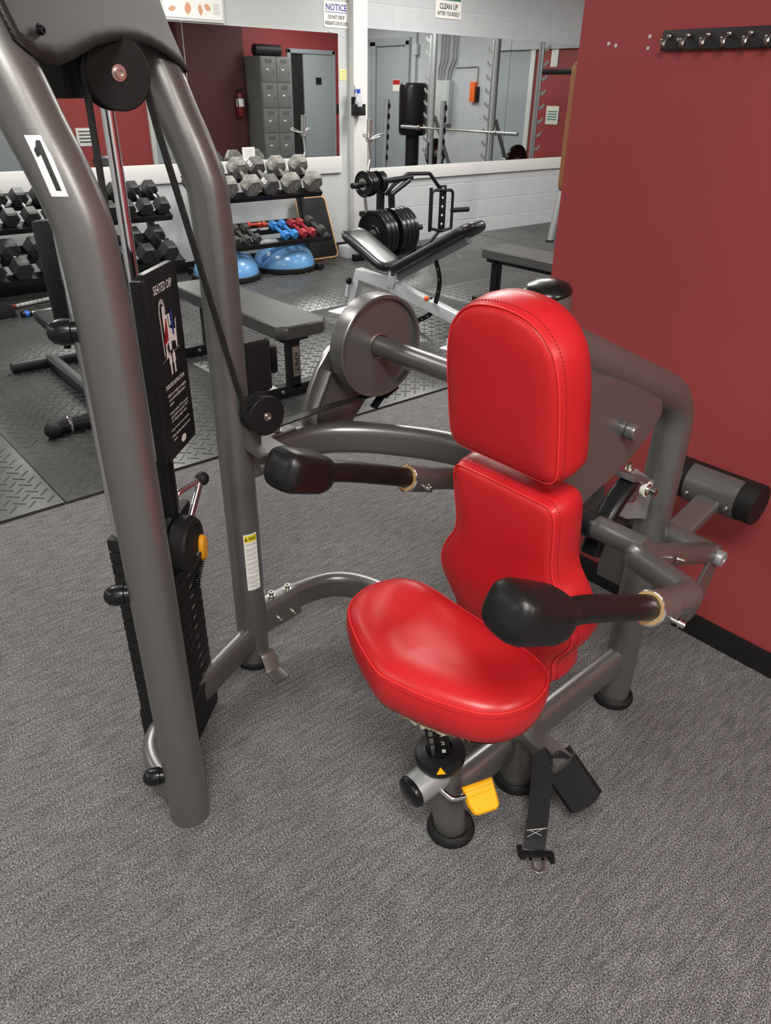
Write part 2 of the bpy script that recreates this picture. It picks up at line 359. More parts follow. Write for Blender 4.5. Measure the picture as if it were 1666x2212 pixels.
# painted concrete blocks of the right back wall, shared mesh, each proud of its joints
bme = None
def block_at(x, z, w=0.392, h=0.193):
    global bme
    if bme is None:
        bme = MB().box((0, 0, 0), (1, 1, 1)).build('block', BLOCK, wbr, flat=True)
        mb = MB().box((0, 0, 0), (0.392, 0.012, 0.193), b=0.0015); me = bpy.data.meshes.new('block'); me.from_pydata(mb.v, [], mb.f); me.materials.append(BLOCK)
        bme.data = me; o = bme
    else:
        o = bme.copy(); C.objects.link(o)
    o.location = (x, 6.5085, z); o.scale = (w/0.392, 1, h/0.193)
for k, z in enumerate([0.058, 0.262, 0.4655, 0.669] + [2.091+0.2032*i for i in range(4)]):
    x = 5.19 + (0.2 if k % 2 else 0.0)
    if k % 2: block_at(5.29, z, 0.19)
    if k == 0: hh = 0.193
    while x+0.4 < X1:
        block_at(x+0.2, z, h=0.193 if k else 0.19); x += 0.4
# rubber mats with raised tread bars
def tread(x0, x1, y0, y1, zt):
    p = 0.0525; L, W, Hh = 0.0290, 0.0042, 0.0034; vs = []; fs = []
    e1 = np.array([math.cos(math.radians(47)), math.sin(math.radians(47))]); e2 = np.array([e1[1], -e1[0]])
    R = 220
    for i in range(-R, R):
        for j in range(-R, R):
            c = e1*(i*p)+e2*(j*p)
            if not (x0+0.035 < c[0] < x1-0.035 and y0+0.03 < c[1] < y1-0.03): continue
            a, b = (e1, e2) if (i+j) % 2 else (e2, e1)
            o = len(vs)
            for sa, sb in ((-1, -1), (1, -1), (1, 1), (-1, 1)): q = c+a*sa*L+b*sb*W; vs.append((q[0], q[1], zt-0.0005))
            for sa, sb in ((-1, -1), (1, -1), (1, 1), (-1, 1)): q = c+a*sa*(L-0.003)+b*sb*W*0.45; vs.append((q[0], q[1], zt+Hh))
            fs += [(o+4, o+5, o+6, o+7)]+[(o+k, o+(k+1) % 4, o+4+(k+1) % 4, o+4+k) for k in range(4)]
    return vs, fs
MT = 0.012
xs = [3.155+1.22*k for k in range(-5, 6)]; xs[-1] = X1
for (ya, yb) in ((2.82, 4.65), (4.65, 6.45)):
    for xa, xb in zip(xs[:-1], xs[1:]):
        rm = MB().box(((xa+xb)/2, (ya+yb)/2, MT/2), (xb-xa-0.004, yb-ya-0.004, MT), b=0.0015).build('rubber_mat', MATR, floor)
        vs, fs = tread(xa, xb, ya, yb, MT)
        me = bpy.data.meshes.new('tread_bars'); me.from_pydata(vs, [], fs); me.materials.append(MATR)
        tb = link('tread_bars', me, rm); tb['kind'] = 'stuff'

# ------------------------------------------------------------------ the seated dip machine
YC = 0.752                                   # its plane of symmetry
LU, RU = Vector((0.412, 1.160, 0)), Vector((0.812, 1.525, 0))
tv = (RU-LU).normalized(); nv = Vector((-tv.y, tv.x, 0))
def TW(s, w, z): return LU+tv*s+nv*w+Vector((0, 0, z))     # tower coordinates
M = thing('seated_dip_machine', 'grey seated dip machine with red vinyl seat and black weight stack', 'exercise machine', (1.0, 1.0, 0))
LEAN = [(0, 0), (0.9, 0), (1.15, 0.0), (1.25, 0.004), (1.30, 0.008), (1.345, 0.020), (1.39, 0.037), (1.43, 0.054), (1.47, 0.068), (1.51, 0.084), (1.58, 0.112), (1.66, 0.138), (1.76, 0.160), (1.9, 0.17)]
def lean(z):
    for (a, b), (c, d) in zip(LEAN[:-1], LEAN[1:]):
        if z <= c: return b+(d-b)*(z-a)/(c-a)
    return LEAN[-1][1]
RUP = 0.0435
zz = [0.0, 0.3, 0.6, 0.9, 1.1]+[1.15+0.03*i for i in range(26)]
for s in (0, 0.5415):
    pth = smooth([TW(s, lean(z), z) for z in zz], 2)
    u_ = MB().tube(pth, RUP, 32).build('upright', STEEL, M)
    MB().lathe([(0.044, 0.0), (0.050, 0.002), (0.052, 0.008), (0.050, 0.016), (0.044, 0.019)], TW(s, 0, 0), (0, 0, 1), 28).build('foot_ring', BLKR, u_) if s else None
top = MB().tube([TW(0, 0.17, 1.88), TW(0.5415, 0.17, 1.88)], 0.035, 20).build('top_bar', STEEL, M)
# knobs on the front upright
for z in (1.142, 0.630, 0.124):
    kb = MB(); o = TW(0, 0.036, z); kb.lathe([(0.017, 0), (0.0175, 0.018), (0.020, 0.020), (0.021, 0.036), (0.018, 0.048), (0.011, 0.055), (0.002, 0.058)], o, nv*1.0-tv*0.35, 20); kb.build('end_knob', BLKG, M)
# stuck-on "1" and warning label: patches that follow the tube
def on_tube(s, z, phi, eps):
    """phi measured from the direction that faces the seat side of the machine"""
    base = TW(s, lean(z), z); d = (-nv*math.cos(phi)+tv*math.sin(phi)); return base+d*(RUP+eps)
def tube_patch(name, s, z0, z1, p0, p1, material, parent, eps=0.0008, slant=0.0, nx=10, nz=10):
    vs = [on_tube(s, z0+(z1-z0)*j/nz, p0+(p1-p0)*i/nx+slant*(j/nz-0.5), eps) for j in range(nz+1) for i in range(nx+1)]
    fs = [(j*(nx+1)+i, j*(nx+1)+i+1, (j+1)*(nx+1)+i+1, (j+1)*(nx+1)+i) for j in range(nz) for i in range(nx)]
    return MB().add(vs, fs).build(name, material, parent)
def tube_text(name, body, s, zc, h, pc, dp, material, parent, eps=0.0013, **k):
    vs, fs = text_pts(body, **k); me = bpy.data.meshes.new(name)
    me.from_pydata([tuple(on_tube(s, zc+y*h, pc+x*dp, eps)) for x, y in vs], [], fs); me.materials.append(material); return link(name, me, parent)
PHC = math.atan2((-LU).dot(tv), (-LU).dot(-nv))      # bearing of the viewer side on the front upright
pc1 = -1.29; SLN = 0.165
st = tube_patch('number_sticker', 0, 1.345, 1.421, pc1-0.265, pc1+0.265, WHT, M, slant=SLN)
one = [(-0.03, -0.40), (0.17, -0.40), (0.17, 0.42), (0.02, 0.42), (-0.09, 0.32), (-0.20, 0.27), (-0.20, 0.15), (-0.03, 0.19)]
md = MB(); g = []
for (x, y) in one: g.append(on_tube(0, 1.383+y*0.076, pc1+x*0.80+SLN*y, 0.0016))
md.add(g, [tuple(range(len(g)))]).build('digit', INK, st, flat=True)
wl = tube_patch('warning_label', 0.5415, 0.284, 0.462, -1.27, -0.40, WHT, M)
tube_patch('yellow_band', 0.5415, 0.438, 0.458, -1.23, -0.44, YINK, wl, eps=0.0012)
tube_text('warning_text', 'WARNING', 0.5415, 0.448, 0.010, -0.73, 0.50, INK, wl, eps=0.0016)
md = MB(); g = [on_tube(0.5415, z, p, 0.0016) for z, p in ((0.443, -1.19), (0.443, -1.04), (0.454, -1.115))]; md.add(g, [(0, 1, 2)]).build('warning_triangle', INK, wl, flat=True)
for i in range(10):
    for j in range(3 if i % 3 else 2):
        z = 0.432-i*0.0148-j*0.0038; tube_patch('print_line', 0.5415, z-0.0009, z+0.0009, -1.20, -0.48-0.2*(j == 2), GINK, wl, eps=0.0012, nz=1)
# accessory holder behind the second upright
ho = Vector((0.905, 1.565, 0.816))
hp = [(-0.045, -0.036), (0.018, -0.036), (0.034, -0.028), (0.044, -0.012), (0.046, 0.006), (0.040, 0.024), (0.024, 0.034), (-0.045, 0.036)]
hh = MB().prism(hp, ho, (1, 0, 0), (0, 1, 0), 0.134, b=0.006).build('accessory_holder', BLKM, M)
MB().prism([(0.0, -0.016), (0.016, -0.016), (0.024, -0.006), (0.024, 0.010), (0.014, 0.016), (0.0, 0.018)], ho+Vector((0.044, 0.0, 0.036)), (1, 0, 0), (0, 1, 0), 0.068, b=0.004).build('clip', BLKG, hh)
# shroud between the uprights: follows their lean, wraps the rear one
def SH(s, z, d=-0.052): return TW(s, lean(z)+d, z)
edge = [(-0.012, 1.535), (0.004, 1.519), (0.03, 1.508), (0.065, 1.506), (0.10, 1.512), (0.15, 1.523), (0.21, 1.536), (0.27, 1.544), (0.33, 1.549), (0.39, 1.550), (0.44, 1.546), (0.49, 1.536), (0.53, 1.522), (0.565, 1.508)]
mb = MB(); rows = 12; vs = []; ncol = len(edge)+3
for r in range(rows+1):
    f = r/rows
    for s_, z_ in edge:
        z = z_+(1.80-z_)*f; vs.append(SH(s_-0.012*(1-f)*(s_ < 0.05), z))
    for k, a in enumerate((0.5, 1.0, 1.4)):
        z = 1.506+0.004*k+(1.80-1.51)*f; base = TW(0.5415, lean(z), z); vs.append(base-nv*(0.054*math.cos(a))+tv*(0.054*math.sin(a)))
fs = [(r*ncol+i, r*ncol+i+1, (r+1)*ncol+i+1, (r+1)*ncol+i) for r in range(rows) for i in range(ncol-1)]
mb.add(vs, fs); shr = mb.build('shroud', CARBON, M, ang=60)
sol = shr.modifiers.new('thick', 'SOLIDIFY'); sol.thickness = 0.005; sol.offset = -1
bm_ = MB(); bolt(bm_, SH(0.045, 1.545, -0.0525), -nv, 0.0055, 0.007); bm_.build('shroud_screw', BLKG, shr)
bm_ = MB(); bm_.box(TW(0.30, 0.185, 1.675), (0.44, 0.10, 0.22), Matrix((tv, nv, Vector((0, 0, 1)))).transposed(), b=0.01); bm_.build('shroud_back', BLKM, M)
# top pulley, lower pulley, belt
def pulley(name, c, axis, r, w, par, bore=True):
    a = Vector(axis).normalized(); c = Vector(c)
    p = MB().lathe([(r*0.3, -w/2-0.002), (r*0.96, -w/2-0.002), (r, -w/2), (r, -w/2+0.006), (r*0.86, -w/2+0.008), (r*0.86, w/2-0.008), (r, w/2-0.006), (r, w/2), (r*0.96, w/2+0.002), (r*0.3, w/2+0.002)], c, a, 40).build(name, BLKM, par)
    b_ = MB(); bolt(b_, c-a*(w/2+0.002), -a, r*0.15, 0.008); b_.build('axle_bolt', BOLT, p)
    return p
PT = Vector((0.597, 1.430, 1.4995))
tp = pulley('pulley', PT, (0, 1, 0), 0.058, 0.040, M)
PL = Vector((0.853, 1.452, 0.800)); AXL = Vector((0, 1, 0))
lp = pulley('pulley', PL, AXL, 0.0490, 0.046, M)
bk = MB()
bk.box((0.840, 1.4805, 0.760), (0.045, 0.003, 0.10)); bk.box((0.855, 1.465, 0.709), (0.085, 0.10, 0.006)); bk.build('pulley_bracket', STEEL, M)
def ribbon(mb, path, w, th, wdirs):
    P = [Vector(p) for p in path]; vs = []
    for i, p in enumerate(P):
        t = (P[min(i+1, len(P)-1)]-P[max(i-1, 0)]).normalized(); wd_ = Vector(wdirs[i] if isinstance(wdirs, list) else wdirs); wd_ = (wd_-t*wd_.dot(t)).normalized(); nn = t.cross(wd_)
        vs += [p+wd_*a*w/2+nn*b*th/2 for a, b in ((-1, -1), (1, -1), (1, 1), (-1, 1))]
    fs = [(4*i+q, 4*i+(q+1) % 4, 4*i+4+(q+1) % 4, 4*i+4+q) for i in range(len(P)-1) for q in range(4)]+[(0, 1, 2, 3), tuple(4*len(P)-4+q for q in range(4))]
    return mb.add(vs, fs)
BELT = mat('woven_belt', (0.014, 0.013, 0.012), 0.5, 0, 0.3, noise=(180, (0.035, 0.033, 0.03), 0.45, 0.6))
RB = 0.0515
pth = [PT+Vector((-RB, 0, -0.70)), PT+Vector((-RB, 0, -0.3))]
for k in range(0, 13): a = PI-PI*k/12*0.96; pth.append(PT+Vector((RB*math.cos(a), 0, RB*math.sin(a))))
wds = [Vector((0, 1, 0))]*len(pth)
q0 = PT+Vector((RB, 0, -0.012)); q1 = PL+Vector((-0.045, 0, 0.012))
for k in range(1, 9): f = k/9; pth.append(q0.lerp(q1, f)); wds.append(Vector((0, 1, 0)))
for k in range(7): a = PI*0.92+0.62*PI*k/6; pth.append(PL+Vector((0.0435*math.cos(a), 0, 0.0435*math.sin(a)))); wds.append(Vector((0, 1, 0)))
DC = Vector((1.214, 1.455, 0.900)); RD = 0.1325
pth.append(Vector((1.05, 1.454, 0.768))); wds.append(Vector((0, 1, 0)))
for k in range(7): a = PI*1.44+0.33*k; pth.append(DC+Vector((RD*1.025*math.cos(a), 0, RD*1.025*math.sin(a)))); wds.append(Vector((0, 1, 0)))
ribbon(MB(), pth, 0.024, 0.004, wds).build('belt', BELT, M)
bc = MB(); a = PI*1.60; cpos = DC+Vector((RD*1.06*math.cos(a), 0, RD*1.06*math.sin(a)))
bc.box(cpos, (0.05, 0.03, 0.014), Matrix.Rotation(-0.42, 3, 'Y')); bc.box(cpos+Vector((-0.035, 0, -0.022)), (0.05, 0.026, 0.004), Matrix.Rotation(-0.75, 3, 'Y')); bc.build('belt_clamp', BLKP, M)
# cam disc, shaft, guard plate
yf = 1.430
disc = MB().lathe([(0.001, 0.016), (RD-0.009, 0.016), (RD-0.008, 0.001), (RD-0.001, 0.0), (RD+0.001, 0.002), (RD+0.001, 0.048), (RD, 0.052), (RD-0.01, 0.052), (RD-0.012, 0.040), (0.001, 0.040)], (DC.x, yf, DC.z), (0, 1, 0), 64, False, False).build('cam_disc', STEEL, M, ang=22)
MB().tube([(DC.x+0.032*math.cos(2*PI*i/24), yf+0.016, DC.z+0.032*math.sin(2*PI*i/24)) for i in range(24)], 0.004, 8, closed=True).build('weld_bead', BOLT, disc)
MB().cyl((DC.x, 0.735, 0.906), (DC.x, 1.50, DC.z), 0.0265, 28).build('shaft', STEEL, M)
gp = [(1.015, 0.662), (1.019, 0.712), (1.024, 0.748), (1.04, 0.796), (1.066, 0.848), (1.10, 0.890), (1.154, 0.925), (1.208, 0.942), (1.256, 0.944), (1.306, 0.90), (1.295, 0.794), (1.24, 0.737), (1.185, 0.674), (1.180, 0.662)]
MB().prism(gp, (0, 1.533, 0), (1, 0, 0), (0, 0, 1), 0.016, b=0.003).build('guard_plate', STEEL, M)
MB().sweep(fillet([(1.046, 1.512, 0.700), (1.050, 1.512, 0.745), (1.098, 1.512, 0.838)], 0.03), rrect(0.012, 0.020, 0.005), (0, 1, 0)).build('weld_rib', STEEL2, M)
# beams that tie the tower to the seat frame
MB().box(TW(0.318, 0.172, 1.530), (0.075, 0.05, 0.14), Matrix((tv, nv, Vector((0, 0, 1)))).transposed(), b=0.004).build('pulley_carrier', BLKM, M)
ub = smooth([(0.88, 1.522, 0.655), (1.0, 1.518, 0.66), (1.085, 1.49, 0.66), (1.16, 1.43, 0.66), (1.225, 1.35, 0.66), (1.275, 1.27, 0.66), (1.31, 1.18, 0.66), (1.33, 1.05, 0.665), (1.325, 0.92, 0.675), (1.30, 0.79, 0.69)], 4)
MB().sweep(ub, rrect(0.056, 0.088, 0.026, 5), (0, 0, 1)).build('upper_beam', STEEL, M)
lb = smooth([(0.86, 1.530, 0.150), (0.97, 1.535, 0.158), (1.06, 1.522, 0.16), (1.115, 1.49, 0.16), (1.155, 1.43, 0.16), (1.175, 1.34, 0.16), (1.18, 1.1, 0.155), (1.18, 0.77, 0.15)], 4)
MB().sweep(lb, rrect(0.048, 0.084, 0.022, 5), (0, 0, 1)).build('lower_beam', STEEL, M)
for zc, x1_, par in ((0.655, 0.99, 0), (0.150, 0.965, 1)):
    bkt = MB(); bkt.sweep([(0.835, 1.526, zc-0.004), (x1_-0.035, 1.530, zc), (x1_, 1.532, zc+0.003)], rrect(0.060, 0.10, 0.018, 4), (0, 0, 1)); bo = bkt.build('beam_bracket', STEEL, M)
    bolts('bolt', [((xx, 1.528, zc+0.050), (0, 0, 1), 0.008, 0.014) for xx in (0.885, 0.94)], BOLT, bo)
    bolts('bolt', [((xx, 1.500, zc-0.018), (0, -1, 0), 0.008, 0.010) for xx in (0.89, 0.94)] if par else [((0.875, 1.498, zc-0.025), (0, -1, 0), 0.008, 0.012)], BOLT, bo)
# tower base beam and floor strap
tb_ = smooth([TW(0.52, 0, 0.105), TW(0.42, 0.035, 0.10), TW(0.30, 0.075, 0.095), TW(0.18, 0.115, 0.09), TW(0.09, 0.115, 0.085), TW(0.02, 0.06, 0.08), TW(0.0, 0.0, 0.08)], 4)
MB().sweep(tb_, rrect(0.048, 0.082, 0.02, 4), (0, 0, 1)).build('base_beam', STEEL, M)
sp = MB(); sp.sweep(fillet([(0.825, 1.500, 0.052), (0.825, 1.47, 0.052), (0.824, 1.445, 0.008), (0.823, 1.395, 0.006)], 0.012), rrect(0.045, 0.006, 0.002, 2), (0, 0, 1)); sp.build('floor_strap', mat('bare_steel', (0.28, 0.26, 0.24), 0.4, 0.8), M)
# weight stack
T3 = Matrix((tv, nv, Vector((0, 0, 1)))).transposed()
NPL = 15; zb, zt_ = 0.132, 0.602; ph = (zt_-zb)/NPL
stack_c = lambda z: TW(0.27, 0.119, z)
for i in range(NPL):
    pl_ = MB().box(stack_c(zb+ph*(i+0.5)), (0.20, 0.112, ph-0.0022), T3, b=0.003).build('weight_plate', BLKM, M)
    cface = TW(0.27, 0.0625, zb+ph*(i+0.5))
    text_on('plate_number', str(10*(NPL-i)), cface+tv*0.035, tv, (0, 0, 1), 0.017, 0.007, GINK, pl_, eps=0.0008)
    MB().cyl(cface+nv*0.001, cface-nv*0.0006, 0.0055, 12).build('pin_hole', BLKG, pl_)
MB().box(stack_c(0.619), (0.20, 0.112, 0.030), T3, b=0.003).build('top_plate', BLKM, M)
MB().box(stack_c(0.066), (0.19, 0.13, 0.128), T3, b=0.006).build('stack_base', BLKR, M)
for s, w_ in ((0.19, 0.155), (0.355, 0.113)): MB().cyl(TW(s, w_, 0.05), TW(s, w_, 1.62), 0.0125, 18).build('guide_rod', CHROME, M)
MB().cyl(TW(0.27, 0.066, 0.63), TW(0.27, 0.066, 0.79), 0.020, 24).build('selector_tube', BLKP, M)
MB().cyl(TW(0.27, 0.066, 0.79), TW(0.27, 0.066, 0.84), 0.010, 16).build('selector_rod', CHROME, M)
# add-on weight: round housing, amber lever, coil cord, chrome handle
hc = TW(0.255, 0.055, 0.585)
hs = MB().lathe([(0.058, 0.0), (0.064, 0.006), (0.066, 0.030), (0.060, 0.034), (0.058, 0.040), (0.048, 0.041), (0.046, 0.036), (0.001, 0.036)], hc, -nv, 40).build('dial_housing', BLKM, M)
text_on('dial_mark', 'x1', hc-nv*0.037+tv*0.018-Vector((0, 0, 0.034)), tv, (0, 0, 1), 0.016, 0.010, WINK, hs)
lv = MB(); lv.pillow([(0.018*math.cos(a)*(1+0.15*math.sin(a)), 0.034*math.sin(a)) for a in [2*PI*i/20 for i in range(20)]], TW(0.302, 0.022, 0.548), tv, Vector((0, 0, 1)), -nv, [(0, 0), (0.001, 0.006)], [(0.8, 0.013), (0.3, 0.015)]); lv.build('amber_lever', ORG, M)
cp = []
a0, a1 = TW(0.305, 0.024, 0.515), TW(0.262, 0.030, 0.455); dd = (a1-a0).normalized(); _, s1, u1 = frame(dd)
for k in range(160): f = k/159; an = 2*PI*13*f; cp.append(a0.lerp(a1, f)+s1*0.0075*math.cos(an)+u1*0.0075*math.sin(an))
MB().tube(cp, 0.0016, 6).build('coil_cord', BLKG, M)
hd = MB(); hd.tube(fillet([TW(0.245, 0.066, 0.645), TW(0.295, 0.06, 0.645), TW(0.295, 0.058, 0.69), TW(0.352, 0.022, 0.70)], 0.012), 0.0080, 12); hd.tube([TW(0.352, 0.022, 0.70), TW(0.290, 0.03, 0.635)], 0.0080, 12); ho_ = hd.build('release_handle', CHROME, M)
MB().sphere(TW(0.356, 0.020, 0.700), 0.0165, 20).build('ball_knob', BLKM, ho_)
# instruction placard
PW, PH = 0.154, 0.375; pcn = TW(0.278, 0.038, 0.998)
plq = MB(); plq.prism(rrect(PW, PH, 0.014, 5), pcn, tv, Vector((0, 0, 1)), 0.018, b=0.003); placard = plq.build('placard', BLKP, M)
PF = pcn-nv*0.0185
def pt(name, body, x, z, w, h, ma, **k): text_on(name, body, PF+tv*x+Vector((0, 0, z)), tv, (0, 0, 1), w, h, ma, placard, **k)
pt('title_text', 'SEATED DIP', -0.002, 0.153, 0.088, 0.0165, WINK, bold=0.014)
pt('heading_text', 'EXERCISE INSTRUCTION', 0.0, -0.036, 0.096, 0.0085, WINK)
for body, z, h in (('• Adjust seat height so handgrips\n   are positioned slightly below\n   elbows', -0.063, 0.026), ('• Rotate handles "IN" for narrow\n   grip (smaller users) and "OUT"\n   for wide grip (larger users)', -0.100, 0.026), ('• Grasp handles in desired position', -0.126, 0.0065), ('• Press handles downward and\n   return', -0.143, 0.015)):
    pt('instruction_text', body, 0.002 if h > 0.02 else -0.002, z, 0.100 if h < 0.02 or True else 0.1, h, WINK, align='LEFT', bold=0.006)
def psh(name, poly, ma, e=0.0005): MB().add([PF-nv*e+tv*x+Vector((0, 0, z+(0.0 if name == 'oval_logo' else 0.027))) for x, z in poly], [tuple(range(len(poly)))]).build(name, ma, placard, flat=True)
arch = [(-0.034, -0.006), (-0.036, 0.085), (-0.031, 0.100), (-0.020, 0.107), (-0.009, 0.102), (-0.004, 0.088), (-0.004, 0.074), (-0.010, 0.086), (-0.016, 0.096), (-0.022, 0.098), (-0.028, 0.092), (-0.030, 0.082), (-0.029, 0.000)]
psh('diagram_backrest', arch, GINK)
psh('diagram_figure', [(-0.020, 0.092), (-0.010, 0.090), (-0.008, 0.072), (0.012, 0.072), (0.014, 0.050), (0.004, 0.046), (0.016, 0.040), (0.034, 0.036), (0.034, 0.052), (0.040, 0.058), (0.036, 0.030), (0.034, 0.000), (0.028, 0.000), (0.026, 0.014), (0.006, 0.018), (0.004, 0.002), (-0.006, 0.002), (-0.008, 0.020), (-0.018, 0.012), (-0.012, -0.008), (-0.026, -0.010), (-0.020, 0.030), (-0.022, 0.060)], WINK, 0.0007)
psh('diagram_red_bar', [(-0.010, 0.066), (-0.005, 0.066), (-0.006, 0.030), (-0.030, 0.020), (-0.030, 0.016), (-0.006, 0.024)], REDINK, 0.0010)
psh('diagram_green_bar', [(0.000, 0.070), (0.004, 0.070), (0.006, 0.046), (0.002, 0.046)], GREENINK, 0.0010)
psh('diagram_blue_bar', [(0.016, 0.078), (0.024, 0.078), (0.024, 0.030), (0.020, 0.026), (0.016, 0.030)], BLUEINK, 0.0010)
psh('diagram_base_line', [(-0.045, -0.012), (0.045, -0.002), (0.045, -0.001), (-0.045, -0.011)], GINK)
for dx in (-0.008, 0.010):
    psh('body_icon', [(dx-0.002, 0.000), (dx+0.002, 0.000), (dx+0.002, -0.006), (dx+0.006, -0.008), (dx+0.007, -0.024), (dx+0.004, -0.024), (dx+0.004, -0.046), (dx+0.001, -0.046), (dx, -0.030), (dx-0.001, -0.046), (dx-0.004, -0.046), (dx-0.004, -0.024), (dx-0.007, -0.024), (dx-0.006, -0.008), (dx-0.002, -0.006)], WINK)
psh('oval_logo', [(0.006+0.013*math.cos(a), -0.163+0.008*math.sin(a)) for a in [2*PI*i/20 for i in range(20)]], WINK)
for z in (0.09, -0.02, -0.13): MB().bar(TW(0.185, 0.03, 0.998+z), TW(0.205, 0.03, 0.998+z), 0.012, 0.01).build('placard_tab', STEEL2, placard)
MB().box(TW(0.19, 0.030, 0.998), (0.012, 0.020, 0.36), T3, b=0.002).build('placard_rail', BLKP, M)

# --- seat, back pads
def mirror_poly(half):
    """half = [(lateral, other)] from one end of the axis to the other"""
    return [(a, b) for a, b in half]+[(-a, b) for a, b in reversed(half) if a > 1e-6]
def dense(poly, n=4):
    P = [Vector((x, y, 0)) for x, y in poly]; N = len(P); out = []
    for i in range(N):
        p0, p1, p2, p3 = P[i-1], P[i], P[(i+1) % N], P[(i+2) % N]
        for k in range(n):
            t = k/n; q = 0.5*((2*p1)+(p2-p0)*t+(2*p0-5*p1+4*p2-p3)*t*t+(3*p1-p0-3*p2+p3)*t**3); out.append((q.x, q.y))
    return out
sh = [(0, 0.645), (0.032, 0.651), (0.085, 0.667), (0.135, 0.688), (0.174, 0.710), (0.199, 0.735), (0.213, 0.765), (0.219, 0.80), (0.213, 0.84), (0.196, 0.872), (0.163, 0.891), (0.12, 0.897), (0.06, 0.896), (0, 0.896)]
sp_ = dense(mirror_poly(sh), 3); SX, SY = Vector((0, 1, 0)), Vector((1, 0, 0)); SO = Vector((0, YC+0.004, 0))
seat = MB().pillow(sp_, SO, SX, SY, Vector((0, 0, 1)), [(-0.030, 0.496), (-0.012, 0.498), (-0.004, 0.506), (0.002, 0.528), (0.005, 0.552), (0.003, 0.570), (0.0, 0.5785), (-0.002, 0.5775), (-0.005, 0.583), (-0.012, 0.589), (-0.024, 0.5935), (-0.038, 0.5955)],
                [(0.80, 0.5955), (0.60, 0.5925), (0.4, 0.590), (0.18, 0.589), (0.02, 0.589)]).build('seat_pad', REDV, M, ang=60)
def piping(poly, off, h, O, ux, uy, uz, r, name, ma, par):
    q = offset_poly(poly, off); MB().tube([Vector(O)+ux*x+uy*y+uz*h for x, y in q], r, 6, closed=True).build(name, ma, par)
def stitches(poly, off, h, O, ux, uy, uz, name, par, step=0.0065, ln=0.0036, r=0.0006):
    q = [Vector(O)+ux*x+uy*y+uz*h for x, y in offset_poly(poly, off)]; mb = MB(); acc = 0.0
    for i in range(len(q)):
        a, b = q[i], q[(i+1) % len(q)]; L = (b-a).length; d = (b-a)/max(L, 1e-6); pos = (step-acc) if acc else 0
        while pos < L:
            mb.bar(a+d*pos, a+d*(pos+ln), 2*r, 2*r, uz); pos += step
        acc = (L-(pos-step)) % step
    mb.build(name, REDS, par, flat=True)['kind'] = 'stuff'
Z3 = Vector((0, 0, 1))
piping(sp_, 0.0, 0.5785, SO, SX, SY, Z3, 0.0015, 'piping', REDP, seat)
stitches(sp_, 0.0035, 0.5700, SO, SX, SY, Z3, 'stitching', seat)
MB().pillow(sp_, SO, SX, SY, Z3, [(-0.05, 0.484), (-0.022, 0.484), (-0.022, 0.499)], []).build('seat_board', BLKP, M)
tr = MB()
for i in range(26):
    f = i/25; yy = YC-0.02-0.13*f; xx = 0.672+0.05*f**2+random.uniform(-0.003, 0.003)
    tr.box((xx, yy, 0.497+random.uniform(-0.002, 0.002)), (0.010, 0.012, 0.006), Matrix.Rotation(random.uniform(-0.6, 0.6), 3, 'Z'))
tr.build('torn_lining', mat('torn_lining', (0.42, 0.36, 0.24), 0.9), seat)['kind'] = 'stuff'
# backrest plane leans a little forward
bu = Vector((-0.15, 0, 1)).normalized(); bnf = Vector((-1, 0, -0.15)).normalized(); by = Vector((0, 1, 0)); BO = Vector((0.953, YC-0.005, 0.61))
def zc(z): return (z-0.61)*math.sqrt(1+0.15**2)
hh_ = [(0, 0.920), (0.05, 0.9195), (0.088, 0.919), (0.108, 0.923), (0.119, 0.936), (0.1225, 0.957), (0.1225, 1.0), (0.1215, 1.06), (0.118, 1.10), (0.110, 1.135), (0.098, 1.156), (0.082, 1.173), (0.058, 1.187), (0.03, 1.194), (0, 1.196)]
lh_ = [(0, 0.8765), (0.06, 0.8755), (0.098, 0.875), (0.113, 0.868), (0.1195, 0.848), (0.1195, 0.80), (0.118, 0.765), (0.120, 0.735), (0.128, 0.710), (0.145, 0.684), (0.162, 0.653), (0.171, 0.622), (0.171, 0.600), (0.164, 0.577), (0.150, 0.553), (0.137, 0.533), (0.131, 0.515), (0.131, 0.490), (0.129, 0.468), (0.116, 0.456), (0.06, 0.453), (0, 0.452)]
TH = 0.082
for nm, half in (('head_pad', hh_), ('back_pad', lh_)):
    pol = dense(mirror_poly([(a, zc(b)) for a, b in half]), 3)
    pad = MB().pillow(pol, BO, by, bu, bnf, [(-0.02, -TH), (-0.004, -TH), (0.004, -TH+0.008), (0.008, -TH*0.55), (0.006, -0.020), (0.0, -0.0015), (-0.002, -0.0020), (-0.006, 0.003), (-0.014, 0.006)],
                      [(0.80, 0.009), (0.6, 0.0105), (0.3, 0.011), (0.02, 0.011)]).build(nm, REDV, M, ang=60)
    piping(pol, 0.0, -0.001, BO, by, bu, bnf, 0.0014, 'piping', REDP, pad)
    stitches(pol, 0.0042, -0.013, BO, by, bu, bnf, 'stitching', pad)
    MB().pillow(pol, BO, by, bu, bnf, [(-0.04, -TH-0.010), (-0.022, -TH-0.010), (-0.022, -TH+0.001)], []).build('pad_board', BLKP, pad)

